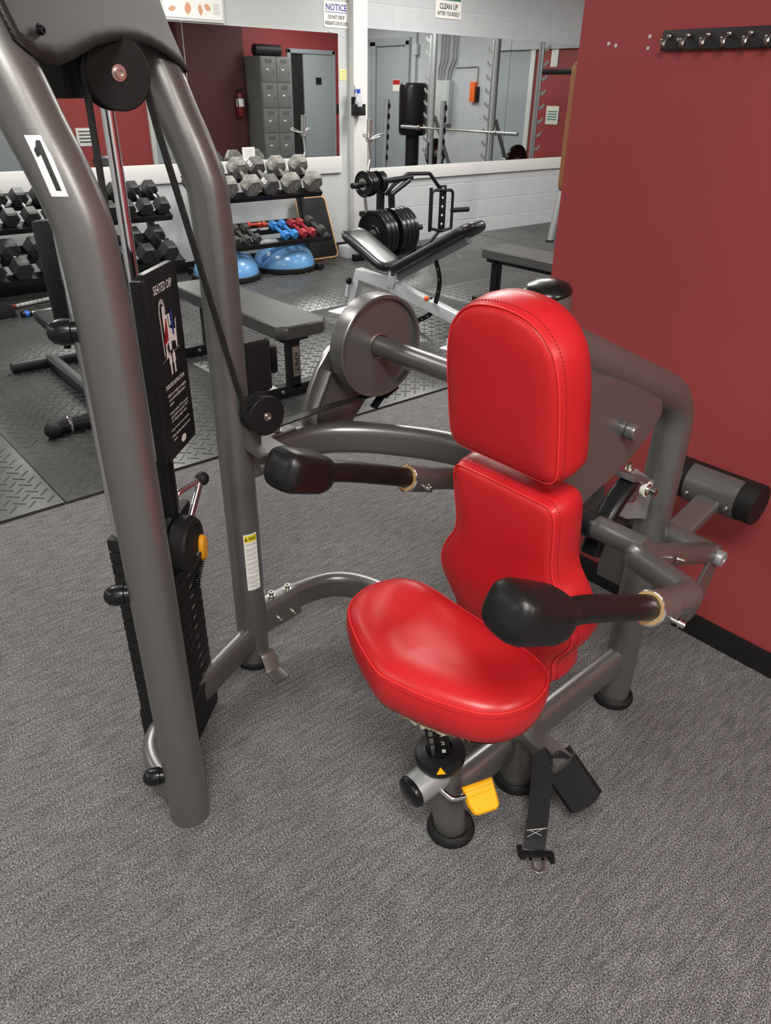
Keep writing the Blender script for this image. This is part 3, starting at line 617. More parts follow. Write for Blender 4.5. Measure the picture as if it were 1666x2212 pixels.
# --- seat frame
RT = 0.0415
col_top = Vector((1.006, 0.768, 1.194)); col_bot = Vector((1.078, 0.738, 0.0))
MB().tube(smooth([col_bot, (1.078, 0.745, 0.35), (1.066, 0.760, 0.72), (1.032, 0.767, 1.05), col_top], 6), RT, 32).build('back_column', STEEL, M)
MB().lathe([(RT, 0), (RT+0.0008, 0.002), (RT, 0.005), (RT*0.93, 0.010), (RT*0.72, 0.0155), (RT*0.38, 0.018), (0.001, 0.0185)], col_top, (-0.14, 0, 1), 36).build('column_cap', BLKG, M)
for p in (col_bot, Vector((1.508, YC, 0)), Vector((0.852, 0.738, 0))):
    MB().lathe([(0.046, 0), (0.054, 0.002), (0.056, 0.010), (0.053, 0.020), (0.046, 0.026), (0.040, 0.022)], p, Z3, 32).build('foot_ring', BLKR, M)
rp = fillet([(1.508, YC, 0.005), (1.508, YC, 0.897), (1.025, YC+0.012, 1.112)], 0.125, 14)
MB().tube(rp, RT, 32).build('rear_frame', STEEL, M)
MB().sweep([(0.845, YC, 0.118), (1.49, YC, 0.150)], rrect(0.052, 0.086, 0.024, 5), (0, 0, 1)).build('base_rail', STEEL, M)
pst = fillet([(0.852, 0.738, 0.005), (0.800, 0.745, 0.30), (0.778, 0.748, 0.44)], 0.05)
MB().tube([(0.852, 0.738, 0.004), (0.801, 0.744, 0.292)], 0.0365, 28).build('seat_post', STEEL, M)
pd = (Vector((0.801, 0.744, 0.292))-Vector((0.852, 0.738, 0.004))).normalized(); pc_ = Vector((0.801, 0.744, 0.292))
MB().lathe([(0.040, -0.030), (0.052, -0.028), (0.054, -0.012), (0.048, 0.0), (0.028, 0.004), (0.026, 0.0)], pc_, pd, 36).build('post_collar', BLKP, M)
_, ps, pu = frame(pd, (1, 0, 0))
nf = Vector((-0.66, -0.75, 0)); nf = (nf-pd*nf.dot(pd)).normalized(); nf2 = nf.cross(pd)*-1.0
Rp = Matrix((nf, nf2, pd)).transposed()
inner = MB().box(pc_+pd*0.10, (0.040, 0.046, 0.22), Rp, b=0.004).build('inner_post', BLKG, M)
for k in range(7): MB().box(pc_+pd*(0.012+0.022*k)+nf*0.0205+nf2*-0.012, (0.002, 0.008, 0.015), Rp).build('adjust_slot', BOLT, inner)
for k, d_ in enumerate('12345'): text_on('post_number', d_, pc_+pd*(0.020+0.026*k)+nf*0.0204+nf2*0.010, nf2, pd, 0.008, 0.011, WINK, inner)
tri = [(0.011*math.cos(a), 0.011*math.sin(a)) for a in (PI/2, PI/2+2.1, PI/2-2.1)]
ct = (nf*0.7+pd*0.9).normalized()
MB().prism(tri, pc_+nf*0.051-pd*0.006, nf2, (pd-nf*0.35).normalized(), 0.001).build('arrow_mark', YEL, M)
# adjuster housing and yellow lever
h0 = pc_-pd*0.062+Vector((0.0, -0.004, 0)); ha = Vector((-1, 0.05, -0.12)).normalized()
MB().lathe([(0.030, 0.0), (0.034, 0.02), (0.034, 0.082)], h0, ha, 28).build('adjuster_housing', STEEL2, M)
MB().lathe([(0.034, 0.082), (0.035, 0.084), (0.033, 0.094), (0.024, 0.099), (0.001, 0.100)], h0, ha, 28).build('housing_cap', BLKG, M)
c0 = h0+ha*0.045+Vector((0.01, -0.028, -0.012))
MB().tube(fillet([c0+Vector((0, 0.02, 0.004)), c0+Vector((0.010, -0.028, -0.010)), c0+Vector((0.052, -0.050, -0.006))], 0.018), 0.0065, 12).build('lever_rod', CHROME, M)
lc = Vector((0.842, 0.655, 0.200)); ld_ = Vector((0.88, -0.36, 0.12)).normalized(); lu = Vector((0.35, 0.55, 0.75)); lu = (lu-ld_*lu.dot(ld_)).normalized(); ln_ = ld_.cross(lu)
lev = MB(); lev.prism([(-0.034, 0.028), (-0.034, -0.010), (-0.026, -0.030), (-0.016, -0.035), (0.024, -0.035), (0.032, -0.028), (0.034, -0.018), (0.034, 0.028)], lc-ln_*0.009, ld_, lu, 0.018, b=0.005); lo_ = lev.build('yellow_lever', YEL, M)
MB().bar(lc+ln_*0.0085-ld_*0.032+lu*0.012, lc+ln_*0.0085+ld_*0.030+lu*0.012, 0.012, 0.006, upv=ln_, b=0.002).build('lever_ridge', YEL, lo_)
# gusset plate, bearing, front bracket
gus = [(1.03, 1.085), (1.124, 1.045), (1.294, 0.975), (1.372, 0.938), (1.385, 0.905), (1.376, 0.890), (1.35, 0.861), (1.294, 0.823), (1.221, 0.792), (1.164, 0.775), (1.10, 0.74), (1.04, 0.70)]
MB().prism(gus[::-1], (0, YC-0.020, 0), (1, 0, 0), (0, 0, 1), 0.012, b=0.002).build('gusset_plate', STEEL, M)
bb = MB(); bb.lathe([(0.0165, 0), (0.0165, 0.018), (0.012, 0.019), (0.013, 0.021), (0.0175, 0.022), (0.0175, 0.036), (0.0155, 0.040), (0.010, 0.041), (0.001, 0.041)], (1.248, YC-0.020, 0.902), (0, -1, 0), 28); bb.build('bearing_cap', STEEL, M)
fb = [(1.335, 0.752), (1.385, 0.758), (1.47, 0.70), (1.47, 0.598), (1.44, 0.612), (1.38, 0.632), (1.32, 0.668), (1.285, 0.705)]
MB().prism(fb, (0, YC+0.004, 0), (1, 0, 0), (0, 0, 1), 0.008, b=0.001).build('bracket_plate', STEEL2, M)
bolts('bolt', [((1.395, YC-0.03, 0.715), (0, -1, 0), 0.010, 0.022), ((1.375, YC-0.004, 0.690), (0, -1, 0), 0.008, 0.010), ((1.352, YC, 0.768), (0, 0, 1), 0.008, 0.014), ((1.325, YC-0.02, 0.735), (0, -1, 0), 0.006, 0.01), ((1.285, YC-0.02, 0.700), (0, -1, 0), 0.008, 0.01)], BOLT, M)
MB().lathe([(0.018, 0), (0.018, 0.010)], (1.392, YC-0.022, 0.717), (0, -1, 0), 24).build('white_spacer', mat('white_nylon', (0.75, 0.74, 0.68), 0.4), M)
MB().box((1.355, YC-0.005, 0.752), (0.075, 0.055, 0.012), Matrix.Rotation(0.35, 3, 'Y'), b=0.002).build('stop_block', STEEL, M)
MB().sweep(smooth([(1.345, YC-0.012, 0.745), (1.305, YC-0.015, 0.725), (1.265, YC-0.018, 0.690), (1.235, YC-0.02, 0.640), (1.225, YC-0.02, 0.610)], 4), rrect(0.03, 0.045, 0.012), (0, 1, 0)).build('black_link', BLKP, M)

# --- press arm: pivot, U bracket, arms, handles, counterweight roller
PX, PZ = 1.600, 0.506
MB().cyl((PX, YC-0.118, PZ), (PX, YC+0.118, PZ), 0.030, 28).build('pivot_tube', STEEL, M)
ubk = MB().box((1.540, YC, 0.392), (0.008, 0.262, 0.112), b=0.003)
fl = [(1.536, 0.337), (1.566, 0.340), (1.582, 0.356), (1.628, 0.492), (1.629, 0.512), (1.618, 0.530), (1.600, 0.537), (1.582, 0.530), (1.572, 0.514), (1.536, 0.447)]
for s in (-1, 1): ubk.prism(fl, (0, YC+s*0.133+0.004, 0), (1, 0, 0), (0, 0, 1), 0.008, b=0.0015)
ubk.build('pivot_bracket', STEEL, M)
for s in (-1, 1):
    e_ = MB(); e_.lathe([(0.020, 0), (0.020, 0.014), (0.017, 0.018), (0.010, 0.0185), (0.009, 0.015), (0.001, 0.015)], (PX, YC+s*0.137, PZ), (0, s, 0), 28); e_.build('pivot_cap', STEEL2, M)
RA = 0.0265
for s in (-1, 1):
    a_pts = [(PX-0.01, YC+s*0.115, PZ+0.005), (1.175, YC+s*0.145, 0.688), (1.125, YC+s*0.297, 0.700), (0.968, YC+s*0.299, 0.749)]
    arm = MB().tube(fillet(a_pts, [0.045, 0.045], 8), RA, 24).build('press_arm', STEEL, M)
    he = Vector((0.968, YC+s*0.299, 0.749)); hd_ = (Vector((0.745, YC+s*0.287, 0.832))-he).normalized()
    MB().lathe([(0.0305, 0.0), (0.0305, 0.052)], he-hd_*(-0.002)-hd_*0.052, hd_, 28).build('sleeve', STEEL, M)
    MB().lathe([(0.0295, 0.0), (0.0312, 0.001), (0.0312, 0.004), (0.029, 0.005)], he, hd_, 28).build('sleeve_lip', CHROME, M)
    MB().lathe([(0.0282, 0.001), (0.0282, 0.0056), (0.022, 0.0058), (0.022, 0.001)], he, hd_, 28).build('bushing', BRONZE, M)
    pb_ = Vector((0.752, YC+s*0.287, 0.832)); bp_ = smooth([he-hd_*0.03, he+hd_*0.09+Vector((0, 0, 0.006)), pb_+Vector((0.03, 0, -0.004)), pb_-Vector((0.03, 0, -0.012))], 6)
    MB().tube(bp_, 0.0215, 24).build('handle_bar', GRIP, M)
    # pad: rounded block
    tip = Vector((0.618, YC+s*0.266, 0.893)); pq = pb_.lerp(tip, 0.07); ax = (tip-pq).normalized(); L = (tip-pq).length
    pth = []; scl = []
    for k in range(33):
        f = k/32; pth.append(pq+ax*(L*f))
        scl.append(float(np.interp(f, [0, 0.05, 0.14, 0.28, 0.5, 0.8, 0.9, 0.96, 0.99, 1.0], [0.58, 0.70, 0.86, 0.97, 1.0, 1.02, 0.95, 0.80, 0.60, 0.40])))
    prof_ = [(0.043*(abs(math.cos(a))**0.66)*math.copysign(1, math.cos(a)), 0.040*(abs(math.sin(a))**0.66)*math.copysign(1, math.sin(a))) for a in [2*PI*i/32 for i in range(32)]]
    MB().sweep(pth, prof_, (0, 0, 1), scale=scl).build('hand_pad', GRIP, M, ang=70)
    bl = MB(); sb = he-hd_*0.020+Vector((0, -0.030, -0.006)); bl.cyl(sb+Vector((0, 0.01, 0)), sb+Vector((0.004, -0.012, -0.003)), 0.0045, 10); bolt(bl, sb+Vector((0.004, -0.012, -0.003)), (0.2, -1, -0.1), 0.0065, 0.010); bl.build('lock_screw', BOLT, M)
MB().cyl((1.205, YC-0.15, 0.692), (1.205, YC+0.15, 0.692), 0.0255, 24).build('cross_tube', STEEL, M)
MB().cyl((1.195, YC-0.035, 0.697), (1.195, YC+0.06, 0.697), 0.0275, 24).build('cross_sleeve', BLKP, M)
bl = MB(); bolt(bl, (1.33, YC-0.165, 0.625), (0.1, -1, 0.1), 0.007, 0.016); bl.build('arm_screw', BOLT, M)
# counterweight roller
MB().cyl((1.800, YC-0.128, 0.574), (1.800, YC+0.105, 0.574), 0.0545, 36, b=0.002).build('counterweight_roller', BLKR, M)
MB().sweep([(1.60, YC-0.02, 0.512), (1.765, YC-0.02, 0.560)], rrect(0.066, 0.032, 0.010), (0, 0, 1)).build('roller_arm', STEEL, M)
cr = MB(); vs = []; nA = 14
for yy in (YC-0.085, YC+0.055):
    for rr in (0.0548, 0.0585):
        for k in range(nA+1):
            a = math.radians(105)+math.radians(150)*k/nA; vs.append((1.800+rr*math.cos(a), yy, 0.574+rr*math.sin(a)))
k1 = nA+1; fs = []
for k in range(nA):
    fs += [(k, k+1, k1+k+1, k1+k), (2*k1+k, 3*k1+k, 3*k1+k+1, 2*k1+k+1), (k1+k, k1+k+1, 3*k1+k+1, 3*k1+k), (k, 2*k1+k, 2*k1+k+1, k+1)]
fs += [(0, k1, 3*k1, 2*k1), (nA, 2*k1+nA, 3*k1+nA, k1+nA)]
cr.add(vs, fs); cro = cr.build('roller_cradle', STEEL, M)
bolts('bolt', [((1.742, YC+dy, 0.560), (-1, 0, -0.15), 0.006, 0.007) for dy in (-0.07, 0.04)], BOLT, cro)
# seat belt on its bracket
MB().bar((1.06, 0.735, 0.196), (1.052, 0.600, 0.188), 0.052, 0.030, b=0.003).build('belt_bracket', STEEL, M)
rb = MB(); rd = Vector((0.18, -0.69, -0.70)).normalized(); rs = Vector((0.79, -0.28, 0.54)); rs = (rs-rd*rs.dot(rd)).normalized(); rn = rd.cross(rs)
rc = Vector((1.092, 0.595, 0.110))
rb.prism([(-0.060, -0.044), (0.046, -0.044), (0.056, -0.024), (0.058, 0.0), (0.056, 0.024), (0.046, 0.044), (-0.060, 0.044)], rc-rn*0.034, rd, rs, 0.068, b=0.008); rbo = rb.build('belt_retractor', BLKP, M)
for k in (-1, 1): MB().bar(rc-rn*0.034+rs*0.012*k-rs*0.02-rd*0.055, rc-rn*0.034+rs*0.012*k-rs*0.02+rd*0.050, 0.005, 0.004, upv=rn).build('retractor_rib', BLKP, rbo)
bpth = smooth([(1.055, 0.604, 0.190), (1.036, 0.620, 0.208), (1.018, 0.630, 0.196), (1.005, 0.618, 0.145), (0.990, 0.604, 0.095), (0.970, 0.588, 0.038), (0.955, 0.576, 0.009)], 5)
wdv = Vector((0.72, -0.62, 0.18))
strap = ribbon(MB(), bpth, 0.047, 0.0022, wdv).build('belt_strap', mat('black_webbing', (0.012, 0.012, 0.013), 0.35, 0, 0.5, bump=(600, 0.2, 0.001)), M)
be = Vector((0.955, 0.574, 0.0075)); bd = (be-Vector((0.972, 0.577, 0.018))); bd.z = 0; bd.normalize(); bw = Vector((0.757, -0.653, 0)); bd = Vector((-0.653, -0.757, 0))
bt = MB(); bt.box(be+bd*0.012, (0.074, 0.018, 0.011), Matrix((bw, bd, Z3)).transposed(), b=0.004); bt.box(be+bd*0.018+bw*0.034, (0.012, 0.026, 0.012), Matrix((bw, bd, Z3)).transposed(), b=0.004); bt.box(be+bd*0.002-bw*0.034, (0.012, 0.026, 0.012), Matrix((bw, bd, Z3)).transposed(), b=0.004)
tn = bt.build('belt_tongue', BLKP, M)
mt = MB(); mt.sweep([be+bd*0.02-bw*0.014, be+bd*0.048-bw*0.012, be+bd*0.054, be+bd*0.048+bw*0.012, be+bd*0.02+bw*0.014], rrect(0.008, 0.003, 0.001), (0, 0, 1)); mt.bar(be+bd*0.020-bw*0.024, be+bd*0.020+bw*0.024, 0.012, 0.003); mt.build('latch_plate', mat('satin_steel', (0.6, 0.6, 0.6), 0.3, 1.0), tn)
stt = MB()
t0 = Vector((0.974, 0.591, 0.050)); sd_ = (wdv).normalized(); td = Vector((-0.38, -0.06, -0.9)).normalized(); sn = Vector((-0.80, -0.55, 0.2)).normalized()
for f in (-1, 1): stt.bar(t0+sn*0.004+sd_*0.016*f, t0+sn*0.004-sd_*0.016*f+td*0.018, 0.001, 0.001)
stt.bar(t0+sn*0.004-sd_*0.022, t0+sn*0.004+sd_*0.022, 0.0016, 0.0016); stt.build('belt_stitching', GINK, strap)['kind'] = 'stuff'

# ------------------------------------------------------------------ mirrors, signs and fittings on the walls
def mirror(x0, x1, z0, z1, yf, label):
    r = thing('wall_mirror', label, 'mirror', ((x0+x1)/2, yf, z0))
    MB().box(((x0+x1)/2, yf-0.003, (z0+z1)/2), (x1-x0, 0.006, z1-z0)).build('mirror_glass', MIRROR, r, flat=True)
    return r
for a, b, lab in ((-1.2, 3.312, 'long frameless wall mirror behind the left dumbbell rack'), (3.318, 4.885, 'frameless wall mirror panel above the grey hex dumbbells')):
    r = mirror(a, b, 0.911, 1.933, 6.459, lab)
    MB().box((3.315 if b < 3.5 else 4.80, 6.450, 1.937), (0.02, 0.012, 0.022), b=0.002).build('mirror_clip', CHROME, r)
for a, b, lab in ((5.19, 7.331, 'frameless wall mirror panel beside the white column'), (7.337, X1-0.05, 'frameless wall mirror panel next to the red partition')):
    mirror(a, b, 0.782, 1.993, 6.4965, lab)
def sign(name, label, cat, c, w, h, ux, uy, ma=WHT, th=0.004):
    o = tag(MB().prism(rrect(w, h, min(w, h)*0.06, 3), c, ux, uy, th).build(name, ma), label, cat); return o
UX, UZ = Vector((1, 0, 0)), Vector((0, 0, 1))
def wtext(par, body, x, y, z, w, h, ma, **k): text_on('lettering', body, (x, y, z), UX, UZ, w, h, ma, par, eps=0.0012, **k)
yw = 6.456
sg = sign('notice_sign', 'white NOTICE sign about not dropping weights, beside the column', 'sign', (4.873, yw+0.003, 2.075), 0.285, 0.20, UX, UZ)
wtext(sg, 'NOTICE', 4.873, yw-0.001, 2.130, 0.235, 0.052, BLUEINK); sheet('rule', rect(0.25, 0.004), (4.873, yw-0.002, 2.092), UX, UZ, 0.0006, BLUEINK, sg)
wtext(sg, 'DO NOT DROP', 4.873, yw-0.001, 2.055, 0.185, 0.030, INK); wtext(sg, 'WEIGHTS ON FLOOR', 4.873, yw-0.001, 2.008, 0.262, 0.030, INK)
yw2 = 6.496
sg = sign('clean_up_sign', 'white CLEAN UP AFTER YOURSELF sign on the block wall', 'sign', (6.335, yw2+0.003, 2.235), 0.365, 0.21, UX, UZ)
sheet('green_band', rect(0.345, 0.045), (6.335, yw2-0.002, 2.305), UX, UZ, 0.0006, GREENINK, sg)
wtext(sg, 'CLEAN UP', 6.335, yw2-0.001, 2.232, 0.255, 0.050, INK); wtext(sg, 'AFTER YOURSELF', 6.335, yw2-0.001, 2.172, 0.32, 0.036, INK)
def poster(x0, x1, z0, label):
    r = thing('framed_poster', label, 'poster', ((x0+x1)/2, 6.45, z0))
    w = x1-x0; h = 0.60; cz = z0+h/2; cx = (x0+x1)/2
    MB().box((cx, 6.450, cz), (w, 0.016, h), b=0.003).build('frame', TRIMW, r)
    p = MB().box((cx, 6.4405, cz), (w-0.04, 0.004, h-0.04)).build('print', PAPER, r)
    for k, (fx, fz, sw, sh_) in enumerate(((0.15, 0.075, 0.06, 0.03), (0.40, 0.085, 0.045, 0.07), (0.60, 0.08, 0.03, 0.065), (0.72, 0.10, 0.05, 0.04))):
        pol = [(sw*math.cos(a)*(0.5+0.18*math.sin(2*a+k)), sh_*math.sin(a)*0.6) for a in [2*PI*i/14 for i in range(14)]]
        MB().prism(pol, (x0+w*fx, 6.4380, z0+fz), UX, UZ, 0.0006).build('anatomy_drawing', SKIN, p, flat=True)
    for q in range(6):
        sheet('print_line', rect(0.06, 0.004), (x0+w*0.87, 6.4380, z0+0.06+0.013*q), UX, UZ, 0.0005, GINK, p)
poster(3.158, 3.707, 1.944, 'white framed anatomy poster of feet above the mirror')
poster(2.50, 3.095, 1.955, 'white framed anatomy poster mostly hidden by the machine tower')
nt_ = tag(MB().box((4.945, 6.458, 1.605), (0.085, 0.002, 0.088)).build('paper_note', NOTEY), 'small yellow paper note taped beside the mirror', 'note')
for q in range(4): sheet('handwriting', rect(0.06, 0.006), (4.945, 6.4568, 1.632-0.018*q), UX, UZ, 0.0004, GINK, nt_)
# spray bottle in its wall holder on the column
hl = thing('bottle_holder', 'black wall bracket holding a spray bottle on the white column', 'holder', (5.03, 6.375, 1.28))
MB().box((5.03, 6.380, 1.345), (0.10, 0.006, 0.16), b=0.002).build('back_plate', BLKP, hl)
MB().prism([(-0.05, 0), (0.05, 0), (0.05, 0.09), (-0.05, 0.09)], (5.03, 6.376, 1.275), UX, (0, -1, 0), 0.006).build('tray', BLKP, hl)
MB().box((5.03, 6.288, 1.31), (0.10, 0.005, 0.07), b=0.002).build('front_lip', BLKP, hl)
MB().box((4.981, 6.332, 1.32), (0.005, 0.09, 0.09), b=0.002).build('side_cheek', BLKP, hl); MB().box((5.079, 6.332, 1.32), (0.005, 0.09, 0.09), b=0.002).build('side_cheek', BLKP, hl)
sb_ = thing('spray_bottle', 'clear spray bottle with blue and white trigger head', 'bottle', (5.03, 6.332, 1.283))
MB().lathe([(0.034, 0), (0.038, 0.01), (0.038, 0.08), (0.034, 0.11), (0.018, 0.16), (0.013, 0.175)], (5.03, 6.332, 1.283), UZ, 24).build('bottle_body', CLEARP, sb_)
MB().lathe([(0.016, 0.172), (0.017, 0.175), (0.017, 0.205), (0.012, 0.21)], (5.03, 6.332, 1.283), UZ, 18).build('collar', mat('blue_plastic', (0.03, 0.09, 0.55), 0.4), sb_)
MB().prism([(-0.045, 0.205), (0.02, 0.205), (0.03, 0.225), (0.02, 0.25), (-0.03, 0.25), (-0.05, 0.24)], (5.03, 6.345, 1.283), UX, UZ, 0.026, b=0.003).build('spray_head', TRIMW, sb_)
MB().bar((4.995, 6.332, 1.487), (4.985, 6.332, 1.455), 0.012, 0.006).build('trigger', mat('blue_plastic', (0.03, 0.09, 0.55), 0.4), sb_)
# key-hook rail and screw anchors on the partition
hr = thing('hook_rail', 'black wooden rail with small pewter hooks on the red partition', 'hook rail', (1.934, 1.0, 1.578))
MB().box((1.9335, 0.985, 1.599), (0.012, 0.46, 0.043), b=0.003).build('rail', mat('black_stained_wood', (0.015, 0.013, 0.014), 0.5, noise=(30, (0.03, 0.027, 0.028), 0.4, 0.7)), hr)
PEWT = mat('pewter', (0.42, 0.41, 0.38), 0.3, 1.0)
for yk in (1.192, 1.141, 1.089, 1.037, 0.985, 0.933, 0.881, 0.829, 0.777):
    hk = MB(); hk.tube(smooth([(1.9275, yk, 1.607), (1.917, yk, 1.604), (1.908, yk, 1.595), (1.906, yk, 1.586), (1.900, yk, 1.583), (1.895, yk, 1.588), (1.893, yk, 1.597)], 3), 0.0028, 8)
    ho2 = hk.build('hook', PEWT, hr); MB().sphere((1.925, yk, 1.607), 0.0065, 12).build('hook_boss', PEWT, ho2); MB().sphere((1.893, yk, 1.598), 0.0036, 10).build('hook_tip', PEWT, ho2)
MB().lathe([(0.004, 0), (0.004, 0.002), (0.001, 0.0025)], (1.9275, 1.168, 1.599), (-1, 0, 0), 10).build('rail_screw', PEWT, hr)
for k, (yk, zk) in enumerate(((1.377, 1.597), (1.354, 1.592), (1.256, 1.609), (1.256, 1.584))):
    tag(MB().lathe([(0.0045, 0), (0.0045, 0.0015), (0.0022, 0.002), (0.0018, 0.0005)], (1.9398, yk, zk), (-1, 0, 0), 12).build('wall_anchor', TRIMW), 'white plastic wall anchor left in the red partition', 'wall anchor', 'wall anchors beside the hook rail')
wb = thing('wooden_board', 'board with rounded wooden edge hung on the end of the red partition', 'board', (2.0, 1.48, 1.23))
MB().prism(rrect(0.105, 0.335, 0.02, 4), (2.0035, 1.4985, 1.392), UX, UZ, 0.026, b=0.003).build('board_edge', BROWN, wb)
MB().prism(rrect(0.08, 0.30, 0.015, 4), (2.005, 1.500, 1.392), UX, UZ, 0.002).build('board_face', PAPER, wb)

# ------------------------------------------------------------------ ceiling troffers (the lamps are at the top of the script)
for x, y, w in TROFFERS:
    t_ = thing('ceiling_light', 'white recessed fluorescent ceiling light with flat lit diffuser', 'ceiling light', (x, y, CEIL), group='fluorescent ceiling lights')
    for dx, dy, sx_, sy_ in ((-0.30, 0, 0.02, 1.24), (0.30, 0, 0.02, 1.24), (0, -0.61, 0.58, 0.02), (0, 0.61, 0.58, 0.02)):
        MB().box((x+dx, y+dy, CEIL-0.012), (sx_, sy_, 0.024)).build('frame_edge', TRIMW, t_)
    MB().box((x, y, CEIL-0.010), (0.58, 1.20, 0.006)).build('diffuser', PANELE, t_, flat=True)

# ------------------------------------------------------------------ dumbbells and racks
def hexpts(R): return [(R*math.cos(PI/3*i), R*math.sin(PI/3*i)) for i in range(6)]
def make_dumbbell(name, label, R, hl, gap, rh, hm, hdm, group, num=None, round_head=False):
    r = thing(name, label, 'dumbbell', (0, 0, 0), 0, group)
    hx = []
    for s in (-1, 1):
        mb = MB(); pr = hexpts(R); ins = [(x*0.84, y*0.84) for x, y in pr]; y0, y1 = s*gap/2, s*(gap/2+hl); c_ = 0.16*hl*s
        if round_head:
            mb.lathe([(R*0.75, 0), (R, 0.2*hl), (R, 0.8*hl), (R*0.75, hl)], (0, y0, 0), (0, s, 0), 20)
        else:
            vs = []
            for pl_, yy in ((ins, y0), (pr, y0+c_), (pr, y1-c_), (ins, y1)): vs += [(x, yy, z) for x, z in pl_]
            fs = [(i*6+q, i*6+(q+1) % 6, (i+1)*6+(q+1) % 6, (i+1)*6+q) for i in range(3) for q in range(6)]+[(5, 4, 3, 2, 1, 0), (18, 19, 20, 21, 22, 23)]
            mb.add(vs, fs)
        h = mb.build('head', hm, r, ang=20)
        if num: text_on('weight_number', num, (-R*0.75, (y0+y1)/2, R*0.433), (0, -1, 0), (0.5, 0, 0.866), hl*0.6, R*0.42, WINK, h, eps=0.0015)
    MB().lathe([(rh*0.85, 0), (rh, gap*0.25), (rh*1.12, gap*0.5), (rh, gap*0.75), (rh*0.85, gap)], (0, -gap/2, 0), (0, 1, 0), 14, False, False).build('handle', hdm, r)
    return r
def put(r, c, tilt, yaw=0.0): r.location = c; r.rotation_euler = (tilt, 0, yaw); return r
def rack(name, label, x0, x1, tiers, ylow):
    r = thing(name, label, 'rack', ((x0+x1)/2, 6.1, 0))
    for k, (yf, zf, yb, zb_) in enumerate(tiers):
        d = (Vector((0, yb-yf, zb_-zf))).normalized(); n_ = Vector((1, 0, 0)).cross(d)
        for yy, zz_ in ((yf, zf), (yb, zb_)):
            MB().bar((x0, yy, zz_-0.005), (x1, yy, zz_-0.005), 0.075, 0.008, upv=n_, b=0.002).build('shelf_rail', FRAMEB, r)
            f = MB().bar((x0, yy-0.035*d.y, zz_-0.035*d.z-0.018), (x1, yy-0.035*d.y, zz_-0.035*d.z-0.018), 0.006, 0.045, upv=n_, b=0.001).build('rail_lip', FRAMEB, r)
        for xx in (x0+0.01, x1-0.01):
            MB().bar((xx, yf-0.02, zf-0.030), (xx, yb+0.03, zb_-0.020), 0.012, 0.045, upv=n_, b=0.002).build('shelf_end', FRAMEB, r)
    t0 = tiers[0]
    for xx in (x0+0.10, x1-0.10):
        MB().sweep(smooth([(xx, t0[2]+0.02, t0[3]+0.02), (xx, t0[2]-0.02, t0[3]-0.2), (xx, t0[2]-0.10, 0.35), (xx, t0[2]-0.18, 0.04)], 5), rrect(0.07, 0.045, 0.006, 2), (1, 0, 0)).build('side_upright', FRAMEB, r)
        MB().bar((xx, 6.38, MT+0.03), (xx, ylow, MT+0.03), 0.06, 0.05, b=0.004).build('foot_bar', FRAMEB, r)
    MB().bar((x0+0.1, t0[2]-0.08, 0.42), (x1-0.1, t0[2]-0.08, 0.42), 0.03, 0.06, b=0.003).build('cross_bar', FRAMEB, r)
    MB().bar((x0+0.1, 6.30, 0.10), (x1-0.1, 6.30, 0.10), 0.03, 0.07, b=0.003).build('cross_bar', FRAMEB, r)
    return r
def tier_pos(t, f, R):           # point above the tier: f = 0 front rail, 1 back rail
    yf, zf, yb, zb_ = t; d = Vector((0, yb-yf, zb_-zf)).normalized(); n_ = Vector((0, -d.z, d.y))
    return Vector((0, yf+(yb-yf)*f, zf+(zb_-zf)*f))+n_*R, math.atan2(d.z, d.y)
TB1 = (5.93, 0.695, 6.14, 0.825); TB2 = (5.80, 0.325, 6.00, 0.400)
rack('dumbbell_rack', 'black two-tier rack with grey hex and small coloured dumbbells', 3.02, 4.26, (TB1, TB2), 5.80)
TA1 = (5.93, 0.610, 6.14, 0.735); TA2 = (5.80, 0.285, 6.00, 0.385)
rack('dumbbell_rack', 'black two-tier rack full of black hex dumbbells', 1.0, 2.78, (TA1, TA2), 5.66)
big = make_dumbbell('hex_dumbbell', 'worn grey iron hex dumbbell at the column end of the top tier', 0.092, 0.105, 0.125, 0.016, HEXG, HEXG, 'worn grey hex dumbbells')
p, tl = tier_pos(TB1, 0.5, 0.081)
put(big, (4.145, p.y, p.z), tl, 0.10)
for x, lab, yaw in ((3.91, 'worn grey iron hex dumbbell second from the column end of the top tier', 0.10), (3.515, 'scuffed grey iron hex dumbbell left of the one numbered 80', 0.06), (3.29, 'grey hex dumbbell on the top tier partly behind the tower upright', 0.05)):
    put(dup(big, (x, p.y, p.z), label=lab), (x, p.y, p.z), tl, yaw)
put(make_dumbbell('hex_dumbbell', 'dark grey hex dumbbell with white 80 on its heads', 0.088, 0.105, 0.125, 0.016, mat('dark_iron', (0.10, 0.10, 0.095), 0.5, 0.2, noise=(30, (0.2, 0.19, 0.17), 0.5, 0.75)), HEXG, 'worn grey hex dumbbells', num='80'), (3.695, p.y, p.z), tl, 0.06)
